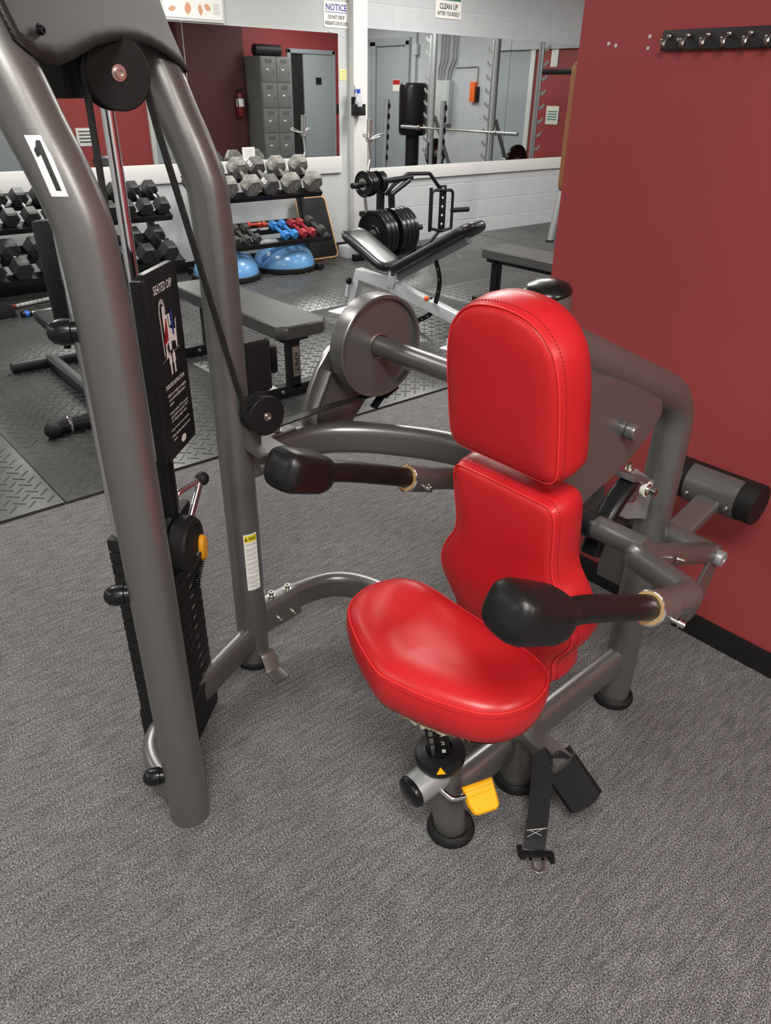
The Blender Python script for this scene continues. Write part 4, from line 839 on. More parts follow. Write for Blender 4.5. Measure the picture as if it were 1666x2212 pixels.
# small dumbbells on the lower tier
p2, tl2 = tier_pos(TB2, 0.45, 0.036)
sm = {}
for kind, x, yaw, lab in (('black', 3.27, 0.05, 'small dark grey neoprene dumbbell farthest under the tower upright'), ('black', 3.37, 0.05, 'small dark grey neoprene dumbbell in the middle of three'), ('black', 3.475, 0.08, 'small dark grey neoprene dumbbell beside the orange hand weights'),
                          ('blue', 3.76, 0.10, 'blue neoprene dumbbell on the outer side of the blue pair'), ('blue', 3.855, 0.10, 'blue neoprene dumbbell next to the red pair'), ('red', 3.955, 0.06, 'dark red neoprene dumbbell next to the blue pair'), ('red', 4.045, 0.10, 'dark red neoprene dumbbell next to the round dark one'), ('round', 4.15, 0.10, 'dark grey round-headed dumbbell at the end of the lower tier')):
    m_ = {'black': DARKG, 'blue': BLUEN, 'red': REDN, 'round': DARKG}[kind]
    if kind not in sm:
        d_ = make_dumbbell('small_dumbbell', lab, 0.040 if kind != 'round' else 0.046, 0.062, 0.115, 0.015, m_, m_, kind+' small dumbbells', round_head=(kind == 'round')); sm[kind] = d_
    else: d_ = dup(sm[kind], (0, 0, 0), label=lab)
    put(d_, (x, p2.y, p2.z+(0.006 if kind == 'round' else 0)), tl2, yaw)
for x, yaw, lab in ((3.60, 1.25, 'thin orange-red hand weight lying across the lower tier'), (3.70, 1.45, 'thin orange-red hand weight lying behind the blue dumbbells')):
    d_ = make_dumbbell('hand_weight', lab, 0.024, 0.03, 0.10, 0.011, REDD, REDD, 'thin orange-red hand weights', round_head=True)
    put(d_, (x, 5.985, 0.428+(0.004 if yaw > 1.3 else 0.012)), 0.0, yaw-PI/2+PI/2)
# black hex dumbbells of the left rack
pa, ta = tier_pos(TA1, 0.5, 0.056); pb2, tb2 = tier_pos(TA2, 0.5, 0.070)
da = make_dumbbell('hex_dumbbell', 'black rubber hex dumbbell with chrome handle on the upper tier', 0.065, 0.085, 0.125, 0.014, HEXB, CHROME, 'black hex dumbbells on the upper tier')
db = make_dumbbell('hex_dumbbell', 'large black rubber hex dumbbell with chrome handle on the lower tier', 0.080, 0.095, 0.125, 0.016, HEXB, CHROME, 'black hex dumbbells on the lower tier')
xs_ = [1.13+0.143*i for i in range(12)]
for i, x in enumerate(xs_): put(da if i == 0 else dup(da, (0, 0, 0)), (x, pa.y, pa.z), ta, 0.04)
for i in range(9): put(db if i == 0 else dup(db, (0, 0, 0)), (1.15+0.187*i, pb2.y, pb2.z), tb2, 0.05)

# balance trainers, board, clutter on the floor
for cx, cy, lab in ((3.925, 6.07, 'blue half-ball balance trainer under the middle of the coloured dumbbells'), (3.29, 6.03, 'blue half-ball balance trainer partly behind the tower upright')):
    bo = thing('balance_trainer', lab, 'balance trainer', (cx, cy, MT), group='blue half-ball balance trainers')
    MB().lathe([(0.28, 0), (0.300, 0.004), (0.305, 0.020), (0.303, 0.042), (0.285, 0.048)], (cx, cy, MT), UZ, 48).build('platform', BLKR, bo)
    rows_ = [(0.285*math.cos(a)**0.9 if a < 1.5 else 0.005, 0.046+0.205*math.sin(a)) for a in [PI/2*i/14 for i in range(15)]]
    dm = MB().lathe(rows_, (cx, cy, MT), UZ, 48, True, True).build('dome', BOSU, bo)
    st_ = []; wd2 = []
    for k in range(30):
        a = PI*0.05+PI*0.90*k/29; q = Vector((math.cos(a)*0.270, -0.03-0.10*math.sin(a), 0))
        rr = min(q.length/0.285, 0.99); aa = math.acos(rr**(1/0.9)); nrm = Vector((q.x, q.y, 0)).normalized()*math.cos(aa)*0.75+Vector((0, 0, math.sin(aa))); nrm.normalize()
        st_.append(Vector((cx, cy, MT))+Vector((q.x, q.y, 0.046+0.205*math.sin(aa)))+nrm*0.003); wd2.append(nrm)
    wl_ = []
    for k in range(30): t_ = (st_[min(k+1, 29)]-st_[max(k-1, 0)]).normalized(); wl_.append(t_.cross(wd2[k]).normalized())
    ribbon(MB(), st_, 0.050, 0.003, wl_).build('dark_stripe', BOSUD, dm)
wb2 = thing('balance_board', 'dark board with a light wooden edge leaning on the wall', 'board', (4.47, 6.2, MT))
bu_ = Vector((0, 0.235, 0.57)).normalized(); bo_ = Vector((4.475, 6.305, 0.292))
MB().prism(rrect(0.36, 0.60, 0.05, 5), bo_, UX, bu_, 0.018, b=0.002).build('wooden_edge', WOOD, wb2)
MB().prism(rrect(0.325, 0.565, 0.04, 5), bo_+UX.cross(bu_)*0.016, UX, bu_, 0.004).build('dark_face', BLKR, wb2)
stp = thing('step_block', 'black ridged plastic block on the rubber floor by the left rack', 'block', (1.33, 5.82, MT))
MB().box((1.30, 5.84, MT+0.04), (0.26, 0.10, 0.08), b=0.008).build('block_body', BLKM, stp)
for k in range(5): MB().box((1.385+0.012*k-0.03, 5.84, MT+0.081), (0.004, 0.09, 0.004)).build('rib', BLKM, stp)
ms = thing('massage_stick', 'red and white beaded massage stick on the floor', 'massage stick', (1.56, 6.1, MT))
a_, b_ = Vector((1.40, 6.02, MT+0.018)), Vector((1.92, 6.17, MT+0.018)); dv = (b_-a_).normalized()
MB().cyl(a_, a_+dv*0.10, 0.017, 14, b=0.004).build('grip', mat('red_grip', (0.45, 0.02, 0.02), 0.45), ms)
for k in range(11): MB().cyl(a_+dv*(0.103+0.037*k), a_+dv*(0.137+0.037*k), 0.014, 12, b=0.004).build('bead', TRIMW, ms)
bb_ = thing('weight_bar', 'thin steel bar with blue tape lying on the floor', 'bar', (1.6, 5.8, MT))
a_, b_ = Vector((1.455, 5.760, MT+0.022)), Vector((2.35, 5.90, MT+0.022)); dv = (b_-a_).normalized()
MB().cyl(a_+dv*0.06, b_, 0.012, 14).build('bar_shaft', BOLT, bb_); MB().cyl(a_, a_+dv*0.075, 0.022, 18, b=0.004).build('bar_cap', BLKP, bb_); MB().cyl(a_+dv*0.022, a_+dv*0.050, 0.0228, 18).build('tape_band', mat('blue_tape', (0.03, 0.13, 0.6), 0.4), bb_)

# ------------------------------------------------------------------ benches
def slab(name, ma, par, c, size, R=None, b=0.02): return MB().box(c, size, R, b).build(name, ma, par)
def flat_bench(label, xc, y0, y1, w, plate=False, end=0.16):
    r = thing('flat_bench', label, 'bench', (xc, (y0+y1)/2, MT))
    cx_ = 0.045
    top_ = [(-w/2+cx_, y0), (w/2-cx_, y0), (w/2, y0+cx_), (w/2, y1-cx_), (w/2-cx_, y1), (-w/2+cx_, y1), (-w/2, y1-cx_), (-w/2, y0+cx_)]
    MB().prism(top_, (xc, 0, 0.364), UX, (0, 1, 0), 0.070, b=0.008).build('bench_pad', BENCHV, r)
    MB().bar((xc, y0+0.10, 0.340), (xc, y1-0.10, 0.340), 0.06, 0.06, b=0.004).build('spine', FRAMEB, r)
    for k, yy in enumerate((y0+0.14, y1-end)):
        lg = MB().box((xc, yy, 0.19), (0.062, 0.062, 0.27), b=0.004).build('leg', FRAMEB, r)
        MB().box((xc, yy, 0.345), (0.16, 0.09, 0.05), b=0.006).build('leg_head', FRAMEB, r)
        ft = MB().box((xc, yy, MT+0.035), (0.46, 0.062, 0.06), b=0.004).build('foot', FRAMEB, r)
        bolts('bolt', [((xc+d_, yy-0.031, MT+0.038), (0, -1, 0), 0.008, 0.008) for d_ in (-0.09, 0.10)], BOLT, ft)
        MB().box((xc-0.15, yy, MT+0.067), (0.06, 0.05, 0.002)).build('foot_label', PAPER, ft) if (plate and k == 0) else None
        if plate and k == 0:
            pl_ = MB().box((xc+0.002, yy-0.0325, 0.205), (0.042, 0.004, 0.165), b=0.001).build('name_plate', mat('brushed_plate', (0.45, 0.42, 0.36), 0.35, 0.9), r)
            text_on('lettering', 'XPRT', (xc+0.002, yy-0.0345, 0.205), (0, 0, -1), (1, 0, 0), 0.115, 0.028, INK, pl_, eps=0.001)
            bolts('plate_rivet', [((xc+0.002, yy-0.0345, 0.205+d_), (0, -1, 0), 0.003, 0.002) for d_ in (-0.075, 0.075)], BOLT, pl_)
    return r
flat_bench('flat black bench with a silver lettered plate on its leg', 2.135, 3.13, 4.375, 0.31, True)
fbR = flat_bench('flat dark grey bench half hidden by the red partition', 4.60, 2.95, 4.09, 0.33, end=0.06)
# black adjustable bench behind the tower, back pad up
r = thing('adjustable_bench', 'black adjustable bench with upright back pad behind the tower', 'bench', (1.2, 3.9, MT))
BENCHK = mat('bench_vinyl_matte_black', (0.012, 0.012, 0.012), 0.5, 0, 0.3)
slab('seat_pad', BENCHK, r, (1.215, 3.86, 0.425), (0.27, 0.42, 0.055), Matrix.Rotation(0.10, 3, 'X'), 0.02)
slab('back_pad', BENCHK, r, (1.215, 3.70, 0.70), (0.29, 0.06, 0.50), Matrix.Rotation(-0.10, 3, 'X'), 0.025)
for z in (0.62, 0.80): MB().box((1.215, 3.650-(z-0.7)*0.1, z), (0.10, 0.05, 0.06), b=0.006).build('pad_bracket', FRAMEB, r)
MB().bar((1.215, 3.63, 0.45), (1.215, 3.61, 0.86), 0.05, 0.04, b=0.004).build('back_support', FRAMEB, r)
MB().cyl((1.235, 3.86, 0.08), (1.215, 3.86, 0.40), 0.026, 18).build('seat_post', FRAMEB, r); MB().cyl((1.17, 3.90, 0.30), (1.17, 3.90, 0.40), 0.018, 14).build('adjust_pin', FRAMEB, r)
MB().sweep([(1.25, 4.52, MT+0.05), (1.215, 3.52, MT+0.055)], rrect(0.075, 0.055, 0.02), (0, 0, 1)).build('spine', FRAMEB, r)
MB().cyl((0.90, 3.505, MT+0.04), (1.56, 3.455, MT+0.04), 0.036, 20, b=0.006).build('front_foot', FRAMEB, r)
MB().cyl((0.98, 3.50, MT+0.04), (0.995, 3.499, MT+0.04), 0.046, 20, b=0.004).build('foot_clamp', CHROME, r)
MB().cyl((1.02, 4.52, MT+0.04), (1.50, 4.52, MT+0.04), 0.034, 20, b=0.006).build('rear_foot', FRAMEB, r)
for xx in (0.90, 1.54): MB().sphere((xx, 3.48, MT+0.04), 0.040, 16).build('rubber_end', BLKR, r)
# white incline bench
ax0 = Vector((3.49, 4.5, 0)); da_ = Vector((0.17, -0.98, 0)).normalized(); dn = Vector((-da_.y, da_.x, 0))
def WB(a, z, l=0.0): return ax0+da_*a+dn*l+Vector((0, 0, z))
r = thing('incline_bench', 'white framed incline bench with glossy black pads', 'bench', WB(0.5, MT))
def padbetween(name, p0, p1, w, th, par, rr=0.08):
    d = (p1-p0).normalized(); n_ = d.cross(dn).normalized(); n_ = n_ if n_.z > 0 else -n_; L = (p1-p0).length
    pol = rrect(L, w, rr, 6); return MB().pillow(pol, (p0+p1)/2, d, dn, n_, [(-0.015, -th), (0, -th+0.012), (0.004, -th*0.5), (0, -0.012), (-0.012, 0.0)], [(0.8, 0.004), (0.4, 0.006), (0.02, 0.006)]).build(name, BENCHG, par, ang=60)
padbetween('seat_pad', WB(0.01, 0.615), WB(0.43, 0.405), 0.25, 0.055, r)
padbetween('back_pad', WB(0.435, 0.400), WB(1.10, 0.775), 0.26, 0.060, r, 0.09)
MB().bar(WB(0.47, 0.335), WB(1.04, 0.655), 0.055, 0.055, b=0.004).build('back_support', mat('blue_grey_frame', (0.22, 0.25, 0.28), 0.4), r)
MB().bar(WB(0.08, 0.300), WB(0.42, 0.265), 0.075, 0.075, b=0.005).build('front_frame', FRAMEW, r)
MB().bar(WB(0.40, 0.265), WB(1.14, 0.095), 0.075, 0.075, b=0.005).build('spine', FRAMEW, r)
MB().bar(WB(0.10, 0.300), WB(0.02, MT+0.02), 0.07, 0.055, upv=da_, b=0.004).build('front_leg', FRAMEW, r)
MB().box(WB(0.0, MT+0.006), (0.15, 0.34, 0.012), Matrix((da_, dn, UZ)).transposed(), b=0.003).build('front_foot', FRAMEW, r)
MB().bar(WB(1.15, MT+0.035, -0.30), WB(1.15, MT+0.035, 0.30), 0.06, 0.06, b=0.004).build('rear_foot', FRAMEW, r)
for l in (-0.30, 0.30): MB().box(WB(1.15, MT+0.005, l), (0.11, 0.08, 0.010), Matrix((da_, dn, UZ)).transposed(), b=0.003).build('foot_plate', FRAMEW, r)
MB().bar(WB(0.42, 0.26, -0.045), WB(0.46, 0.38, -0.045), 0.012, 0.07, b=0.003).build('hinge_plate', FRAMEW, r); MB().bar(WB(0.42, 0.26, 0.045), WB(0.46, 0.38, 0.045), 0.012, 0.07, b=0.003).build('hinge_plate', FRAMEW, r)
MB().cyl(WB(0.455, 0.355, -0.06), WB(0.455, 0.355, 0.06), 0.012, 12).build('hinge_pin', BLKP, r)
arc = MB().sweep(smooth([WB(0.80, 0.50, -0.02), WB(0.84, 0.38, -0.02), WB(0.83, 0.26, -0.02), WB(0.78, 0.13, -0.02), WB(0.66, 0.055, -0.02)], 5), rrect(0.034, 0.008, 0.002, 2), dn).build('adjust_arc', FRAMEB, r)
for k, (a, z) in enumerate(((0.825, 0.44), (0.84, 0.37), (0.835, 0.29), (0.755, 0.105), (0.71, 0.075))): MB().cyl(WB(a, z, -0.014), WB(a, z, -0.027), 0.007, 10).build('arc_hole', BOLT, arc)
MB().cyl(WB(0.80, 0.245, -0.05), WB(0.80, 0.245, -0.10), 0.012, 12).build('pull_pin', CHROME, r); MB().sphere(WB(0.81, 0.255, -0.12), 0.018, 12).build('pin_knob', ORANGE, r)
MB().cyl(WB(0.015, 0.13, -0.055), WB(0.035, 0.24, -0.055), 0.016, 12).build('side_grip', FRAMEW, r); MB().sphere(WB(0.037, 0.245, -0.055), 0.024, 12, 0.03).build('grip_cap', BLKP, r)

# ------------------------------------------------------------------ plate tree, plates, bars
r = thing('plate_tree', 'black weight plate tree with pegs against the block wall', 'plate tree', (5.1, 5.85, MT))
MB().bar((4.99, 5.95, MT+0.03), (5.00, 5.95, 0.80), 0.07, 0.05, upv=(1, 0, 0), b=0.004).build('post', FRAMEB, r); MB().bar((5.20, 5.98, MT+0.03), (5.16, 5.98, 0.62), 0.05, 0.05, upv=(1, 0, 0), b=0.004).build('post', FRAMEB, r)
MB().bar((4.66, 5.95, MT+0.03), (5.62, 5.95, MT+0.03), 0.06, 0.06, b=0.004).build('base_bar', FRAMEB, r); MB().bar((5.0, 5.70, MT+0.03), (5.0, 6.30, MT+0.03), 0.06, 0.06, b=0.004).build('base_bar', FRAMEB, r)
for a, b_ in (((4.55, 5.83, 0.712), (5.36, 5.90, 0.745)), ((4.62, 5.76, 0.27), (5.42, 5.80, 0.285)), ((4.80, 6.02, 0.43), (5.0, 6.0, 0.435))): MB().cyl(a, b_, 0.026, 18, b=0.003).build('peg', FRAMEB, r)
tag(MB().box((4.79, 6.16, MT+0.055), (0.20, 0.16, 0.11), b=0.004).build('white_block', FRAMEW), 'small white box on the floor beside the plate tree', 'box')
def plate(label, c, ax, R, th, grp):
    p_ = thing('weight_plate', label, 'weight plate', c, 0, grp); a = Vector(ax).normalized()
    MB().lathe([(0.027, -th*0.30), (0.055, -th*0.42), (R*0.36, -th*0.42), (R*0.40, -th*0.28), (R*0.80, -th*0.28), (R*0.84, -th*0.45), (R*0.97, -th*0.5), (R, -th*0.38), (R, th*0.38), (R*0.97, th*0.5), (R*0.84, th*0.45), (R*0.80, th*0.28), (R*0.40, th*0.28), (0.027, th*0.3)], c, a, 44, False, False).build('plate_body', BLKG, p_)
    MB().lathe([(0.026, -th*0.46), (0.052, -th*0.46), (0.052, -th*0.38), (0.026, -th*0.38)], c, a, 28, False, False).build('hub_ring', BOLT, p_)
ax = Vector((0.80, 0.04, 0.015)).normalized(); base = Vector((4.62, 5.76, 0.27))
names = ['nearest the free end', 'second', 'third', 'fourth', 'fifth', 'next to the post', 'innermost']
for k, (t, th, R) in enumerate(((0.155, 0.05, 0.222), (0.210, 0.045, 0.222), (0.258, 0.04, 0.222), (0.365, 0.055, 0.222), (0.425, 0.05, 0.222), (0.478, 0.045, 0.222), (0.53, 0.045, 0.222))):
    plate('large black bumper plate on the low peg of the plate tree', base+ax*t, ax, R, th, 'bumper plates on the low peg')
base = Vector((4.55, 5.83, 0.712)); ax = Vector((0.81, 0.07, 0.033)).normalized()
for k, (t, th, R) in enumerate(((0.155, 0.035, 0.115), (0.195, 0.03, 0.115), (0.23, 0.028, 0.11), (0.335, 0.03, 0.10), (0.37, 0.03, 0.10))):
    plate('small black plate on the high peg of the plate tree', base+ax*t, ax, R, th, 'small plates on the high peg')
tb = thing('trap_bar', 'black hexagonal trap bar propped on the plate tree', 'trap bar', (5.6, 5.9, 0.2))
yb = 5.90
for nm, pts, rr in (('hex_frame', [(5.02, yb, 0.60), (5.10, yb-0.02, 0.685), (5.30, yb, 0.775), (5.60, yb, 0.765), (5.77, yb, 0.60), (5.80, yb, 0.23), (5.62, yb, 0.08), (5.45, yb, MT+0.02)], 0.018),):
    MB().tube(fillet(pts, 0.05, 6), rr, 14).build(nm, FRAMEB, tb)
MB().tube(fillet([(5.585, yb-0.06, 0.24), (5.585, yb-0.06, 0.615), (5.885, yb-0.06, 0.60), (5.885, yb-0.06, 0.22)], 0.05)+[], 0.015, 12).build('handle_frame', FRAMEB, tb)
MB().tube(fillet([(5.885, yb-0.06, 0.23), (5.74, yb-0.06, 0.21), (5.585, yb-0.06, 0.25)], 0.02), 0.015, 12).build('handle_frame', FRAMEB, tb)
hpz = MB().box((5.77, yb-0.03, 0.43), (0.075, 0.03, 0.44), b=0.003).build('slotted_plate', FRAMEB, tb)
for k in range(5): MB().cyl((5.755, yb-0.046, 0.28+0.085*k), (5.755, yb-0.043, 0.28+0.085*k), 0.012, 12).build('plate_hole', PAPER, hpz)
MB().box((5.572, yb-0.06, 0.43), (0.02, 0.03, 0.42), b=0.003).build('side_plate', FRAMEB, tb)
MB().cyl((5.88, yb-0.06, 0.405), (6.14, yb-0.05, 0.395), 0.024, 18, b=0.002).build('sleeve', FRAMEB, tb)
MB().cyl((5.06, yb-0.03, 0.60), (5.30, yb-0.03, 0.72), 0.022, 16, b=0.002).build('sleeve', FRAMEB, tb)
EZX, EZY = 4.83, 5.92
ez = thing('curl_bar', 'chrome curl bar standing on end at the plate tree', 'curl bar', (EZX-0.04, EZY, MT))
EZM = mat('chromed_bar', (0.75, 0.75, 0.75), 0.22, 1.0)
pz = [(EZX-0.055, EZY, MT+0.01), (EZX-0.05, EZY, 0.36), (EZX-0.035, EZY, 0.48), (EZX-0.055, EZY, 0.62), (EZX-0.015, EZY, 0.82), (EZX+0.012, EZY, 0.92), (EZX-0.002, EZY, 1.06)]
MB().tube(fillet(pz, 0.04, 5), 0.0145, 14).build('bar_shaft', EZM, ez)
MB().cyl((EZX-0.002, EZY, 1.06), (EZX+0.004, EZY, 1.255), 0.0255, 20, b=0.003).build('bar_sleeve', EZM, ez)
for s_ in (-1, 1): MB().tube(smooth([(EZX+0.02*s_, EZY-0.01, 1.10), (EZX+0.06*s_, EZY-0.03, 1.12), (EZX+0.10*s_, EZY-0.05, 1.135), (EZX+0.115*s_, EZY-0.05, 1.125), (EZX+0.10*s_, EZY-0.04, 1.115), (EZX+0.03*s_, EZY-0.02, 1.095)], 4), 0.0055, 8).build('collar_clip', EZM, ez)
MB().lathe([(0.032, 0), (0.034, 0.006), (0.034, 0.022), (0.030, 0.026)], (EZX, EZY, 1.07), (0, 0, 1), 20).build('collar', EZM, ez)

# ------------------------------------------------------------------ the far side of the room, seen in the mirrors
RK = STEEL2
def rack_post(r, x, y, ztop, side):
    MB().tube([(x, y, MT), (x, y, ztop)], 0.033, 20).build('post', RK, r)
    pl_ = MB().box((x-0.035, y+side*0.055, (0.55+ztop)/2-0.05), (0.012, 0.03, ztop-0.65), b=0.002).build('hook_strip', RK, r)
    z = 0.62
    while z < ztop-0.12:
        MB().prism([(0, 0), (0.075, 0.03), (0.10, 0.075), (0.075, 0.085), (0.055, 0.055), (0.0, 0.05)], (x-0.030, y+side*0.065, z), (0, side, 0) if True else None, UZ, 0.012).build('hook', RK, r); z += 0.165
r = thing('squat_rack', 'silver squat rack with rows of bar hooks by the far block wall', 'squat rack', (8.9, 4.3, MT))
for y in (3.64, 4.90): rack_post(r, 8.87, y, 2.30, -1)
MB().cyl((8.87, 3.55, 2.26), (8.87, 5.0, 2.26), 0.030, 18).build('top_tube', RK, r); MB().bar((8.87, 3.64, MT+0.03), (8.87, 4.90, MT+0.03), 0.06, 0.06, b=0.004).build('base_bar', RK, r)
for y in (3.64, 4.90): MB().bar((8.55, y, MT+0.03), (9.6, y, MT+0.03), 0.06, 0.06, b=0.004).build('foot_bar', RK, r); MB().tube([(9.5, y, MT+0.05), (8.92, y, 1.15)], 0.028, 14).build('brace', RK, r)
for y in (3.64, 4.90): MB().cyl((9.15, y-0.02, 0.62), (9.15, y-0.25 if y < 4 else y+0.25, 0.62), 0.024, 14).build('plate_peg', RK, r)
ba = Vector((8.80, 3.01, 0.985)); bb2 = Vector((8.80, 5.44, 0.985))
r = thing('barbell', 'long silver barbell resting across the squat rack hooks', 'barbell', ba)
MB().cyl(ba+Vector((0, 0.42, 0)), bb2-Vector((0, 0.42, 0)), 0.014, 14).build('bar_shaft', BOLT, r)
for a, b in ((ba, ba+Vector((0, 0.42, 0))), (bb2-Vector((0, 0.42, 0)), bb2)): MB().cyl(a, b, 0.025, 18, b=0.002).build('bar_sleeve', STEEL2, r)
for y in (3.42, 5.03): MB().cyl((8.80, y-0.012, 0.985), (8.80, y+0.012, 0.985), 0.036, 18).build('bar_collar', BOLT, r)
for y, sgn, lab in ((3.45, -1, 'large black plate on the rack peg by the punching bag'), (5.16, 1, 'large black plate on the rack peg by the red end wall')): plate(lab, Vector((9.15, y, 0.62)), (0, -1, 0), 0.215, 0.05, 'plates on the squat rack pegs')
for x, y, x2, lab in ((7.155, 5.505, 7.285, 'silver slotted spotter post standing near the red partition view'), (7.20, 4.36, 7.34, 'silver slotted spotter post standing in front of the grey door')):
    lab = 'silver slotted spotter post nearer the block wall mirror' if y > 5 else 'silver slotted spotter post farther from the block wall mirror'
    r = thing('spotter_post', lab, 'post', (x, y, MT), group='slotted spotter posts')
    MB().tube(fillet([(x, y, MT+0.01), (x+0.10, y, 0.55), (x2, y, 1.38)], 0.3, 8), 0.036, 20).build('post_tube', RK, r)
    MB().lathe([(0.042, 0), (0.048, 0.004), (0.048, 0.018), (0.040, 0.022)], (x, y, MT), UZ, 22).build('foot_disc', BLKR, r)
    for k in range(6):
        z = 0.68+0.125*k; xx = x+0.10+(x2-x-0.10)*(z-0.55)/0.83
        MB().prism([(0.02*math.cos(a), 0.04*math.sin(a)) for a in [2*PI*i/12 for i in range(12)]], (xx+0.010, y+0.032, z), (-1, 0, 0), UZ, 0.008).build('slot', BLKG, r)
r = thing('squat_rack', 'second silver rack post with bar hooks before the red end wall', 'squat rack', (8.9, 5.65, MT)); rack_post(r, 8.87, 5.66, 2.15, 1)
MB().bar((8.6, 5.66, MT+0.03), (9.4, 5.66, MT+0.03), 0.06, 0.06, b=0.004).build('foot_bar', RK, r)
r = thing('punching_bag', 'black free-standing punching bag on a round base', 'punching bag', (9.05, 3.0, 0))
MB().lathe([(0.20, 0), (0.225, 0.03), (0.23, 0.08), (0.23, 0.66), (0.22, 0.71), (0.19, 0.735), (0.001, 0.74)], (9.05, 3.0, 0.86), UZ, 36).build('bag', BLKG, r)
MB().lathe([(0.11, 0), (0.11, 0.5)], (9.05, 3.0, 0.38), UZ, 28).build('neck', BLKR, r); MB().lathe([(0.30, MT), (0.32, 0.05), (0.31, 0.20), (0.22, 0.33), (0.12, 0.39)], (9.05, 3.0, 0), UZ, 36).build('base', BLKR, r)
# end wall door, signs, panel, conduits
yx = X1-0.001
d1 = struct(MB().box((yx-0.005, 1.0, 1.085), (0.03, 0.82, 2.17), b=0.003).build('door_1', DOORG))
for dy, wy, z0_, hz_ in ((-0.50, 0.16, 1.13, 2.26), (0.47, 0.10, 1.13, 2.26)): struct(MB().box((yx-0.02, 1.0+dy, z0_), (0.06, wy, hz_), b=0.004).build('trim_8', DOORG))
struct(MB().box((yx-0.02, 0.95, 2.25), (0.06, 1.15, 0.12), b=0.004).build('trim_9', DOORG)); MB().box((yx-0.025, 0.565, 1.08), (0.008, 0.03, 2.15)).build('wooden_jamb', WOOD, d1)
r = thing('door_sign', 'small white sign with red band on the far grey door', 'sign', (yx-0.03, 1.17, 1.48))
MB().box((yx-0.024, 1.17, 1.57), (0.004, 0.20, 0.19)).build('sign_plate', WHT, r); MB().box((yx-0.027, 1.17, 1.62), (0.003, 0.19, 0.075)).build('red_band', REDINK, r)
r = thing('electrical_panel', 'grey electrical panel on the far block wall', 'electrical panel', (yx, 2.43, 1.0))
MB().box((yx-0.06, 2.43, 1.32), (0.12, 0.42, 0.66), b=0.005).build('panel_box', GREYWALL, r); MB().box((yx-0.123, 2.43, 1.32), (0.008, 0.36, 0.60), b=0.002).build('panel_door', GREYWALL, r)
for k, y in enumerate((2.28, 2.36, 2.44, 2.56, 2.64)):
    tag(MB().tube(fillet([(yx-0.03, y+0.05, CEIL), (yx-0.03, y+0.05, 1.95), (yx-0.03, y-0.01*k, 1.80), (yx-0.03, y-0.02*k, 1.65)], 0.05), 0.014, 10).build('conduit', STEEL2), 'thin metal conduit running down to the electrical panel', 'conduit', 'conduits above the electrical panel')
tag(MB().tube(fillet([(yx-0.03, 1.69, CEIL), (yx-0.03, 1.69, 1.0)], 0.02), 0.013, 10).build('conduit', STEEL2), 'single metal conduit with a junction box between door and panel', 'conduit')
tag(MB().box((yx-0.035, 1.69, 2.12), (0.07, 0.11, 0.17), b=0.004).build('junction_box', GREYWALL), 'small grey junction box on the far block wall', 'junction box')
r = thing('orange_case', 'bright orange wall case on the far block wall', 'case', (yx-0.05, 3.15, 1.34)); MB().box((yx-0.04, 3.15, 1.485), (0.08, 0.11, 0.29), b=0.006).build('case_body', ORANGE, r); MB().box((yx-0.03, 3.235, 1.45), (0.06, 0.04, 0.22), b=0.004).build('case_side', BLKP, r)
tag(MB().tube(fillet([(yx-0.02, 2.66, 1.84), (yx-0.02, 3.2, 1.85), (yx-0.02, 3.2, 1.62)], 0.03), 0.010, 8).build('conduit', STEEL2), 'thin horizontal conduit leading to the orange case', 'conduit')
tag(MB().box((yx-0.006, 5.1, 1.77), (0.012, 1.2, 0.07), b=0.002).build('black_rail', BLKP), 'black rail across the red end wall', 'rail')
tag(MB().box((yx-0.006, 4.75, 1.95), (0.012, 0.13, 0.24), b=0.002).build('wall_sign', WHT), 'upper white sign on the red end wall', 'sign')
ws2 = tag(MB().box((yx-0.006, 4.82, 1.19), (0.012, 0.24, 0.25), b=0.002).build('wall_sign', WHT), 'lower white sign with text lines on the red end wall', 'sign')
for k in range(4): MB().box((yx-0.0125, 4.82, 1.24-0.035*k), (0.001, 0.18, 0.014)).build('print_line', GREENINK, ws2)
# lockers, roll, door, extinguisher
r = thing('locker_bank', 'grey steel locker bank of ten doors against the red wall', 'lockers', (8.12, 0.15, 0))
MB().box((8.125, 0.13, 0.985), (0.62, 0.52, 1.95), b=0.004).build('locker_body', LOCKER, r)
for i in range(2):
    for j in range(5):
        x = 7.97+0.31*i; z = 0.21+0.39*j; ld = MB().box((x, 0.394, z), (0.285, 0.012, 0.37), b=0.003).build('locker_door', LOCKER, r)
        for k in range(4): MB().box((x-0.05+0.035*k, 0.4015, z+0.12), (0.010, 0.003, 0.06)).build('vent_slot', BLKM, ld)
        MB().box((x-0.02, 0.4015, z), (0.05, 0.003, 0.018)).build('number_tag', PAPER, ld); MB().box((x+0.11, 0.406, z-0.03), (0.014, 0.012, 0.05), b=0.002).build('latch', BOLT, ld)
tag(MB().cyl((7.87, 0.12, 2.055), (8.40, 0.12, 2.055), 0.09, 28, b=0.01).build('rolled_mat', BLKR), 'black rolled mat lying on top of the lockers', 'mat')
yd = -0.349
d2 = struct(MB().box((9.52, yd+0.02, 1.03), (0.66, 0.04, 2.03), b=0.003).build('door_2', DOORG)); struct(MB().box((9.05, yd+0.006, 1.03), (0.30, 0.012, 2.03)).build('dark_gap_panel', mat('doorway_shade', (0.012, 0.011, 0.010), 0.8)))  # near-black sheet paints the darkness of the gap beside the ajar door
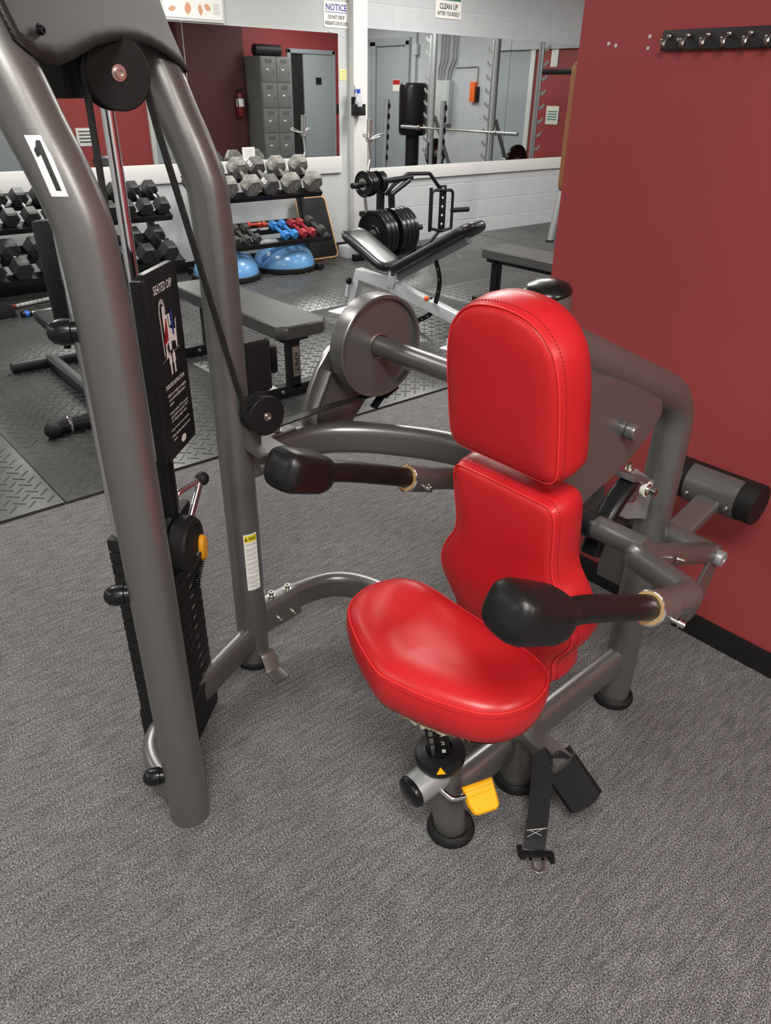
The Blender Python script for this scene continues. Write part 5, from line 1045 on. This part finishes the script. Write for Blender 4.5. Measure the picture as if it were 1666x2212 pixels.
for x in (8.875, 9.89): struct(MB().box((x, yd+0.02, 1.06), (0.07, 0.06, 2.12), b=0.004).build('trim_10', DOORG))
struct(MB().box((9.38, yd+0.02, 2.09), (1.08, 0.06, 0.07), b=0.004).build('trim_11', DOORG))
MB().box((9.53, yd+0.043, 1.62), (0.13, 0.006, 0.12)).build('door_plate', BLKP, d2)
r = thing('fire_extinguisher', 'red fire extinguisher with white label on the dark wall', 'fire extinguisher', (7.62, -0.03, 1.05))
MB().lathe([(0.06, 0), (0.065, 0.01), (0.065, 0.30), (0.05, 0.35), (0.02, 0.37)], (7.62, -0.03, 1.05), UZ, 24).build('cylinder', mat('shaded_extinguisher_red', (0.16, 0.014, 0.012), 0.4), r)  # red kept dark: the unlit look is part of the colour
MB().lathe([(0.0655, 0.15), (0.0655, 0.27)], (7.62, -0.03, 1.05), UZ, 24, False, False).build('label_band', PAPER, r)
MB().bar((7.58, -0.03, 1.45), (7.68, -0.03, 1.47), 0.02, 0.03).build('valve_handle', BLKP, r); MB().tube(smooth([(7.62, -0.03, 1.43), (7.55, 0.0, 1.35), (7.555, 0.02, 1.2)], 4), 0.010, 8).build('hose', BLKR, r); MB().box((7.62, -0.098, 1.25), (0.04, 0.008, 0.2)).build('wall_bracket', BLKP, r)
ws3 = tag(MB().box((4.90, -0.344, 0.76), (0.26, 0.01, 0.26), b=0.003).build('wall_sign', WHT), 'white gym rules sign on the red wall opposite the mirror', 'sign')
for k in range(4): MB().box((4.90, -0.3385, 0.84-0.05*k), (0.19, 0.001, 0.02)).build('print_line', INK, ws3)
pn = tag(MB().box((3.85, 6.447, 0.965), (0.125, 0.002, 0.108)).build('paper_note', PAPER), 'white paper note standing on the mirror ledge behind the grey dumbbells', 'note')
for k in range(5): MB().box((3.85, 6.4457, 1.0-0.016*k), (0.09, 0.0006, 0.005)).build('handwriting', GINK, pn)
struct(MB().box((3.42, yd+0.02, 1.03), (0.80, 0.04, 2.03), b=0.003).build('door_4', DOORG))
struct(MB().box((3.89, yd+0.02, 1.06), (0.12, 0.06, 2.12), b=0.004).build('trim_12', TRIMW))
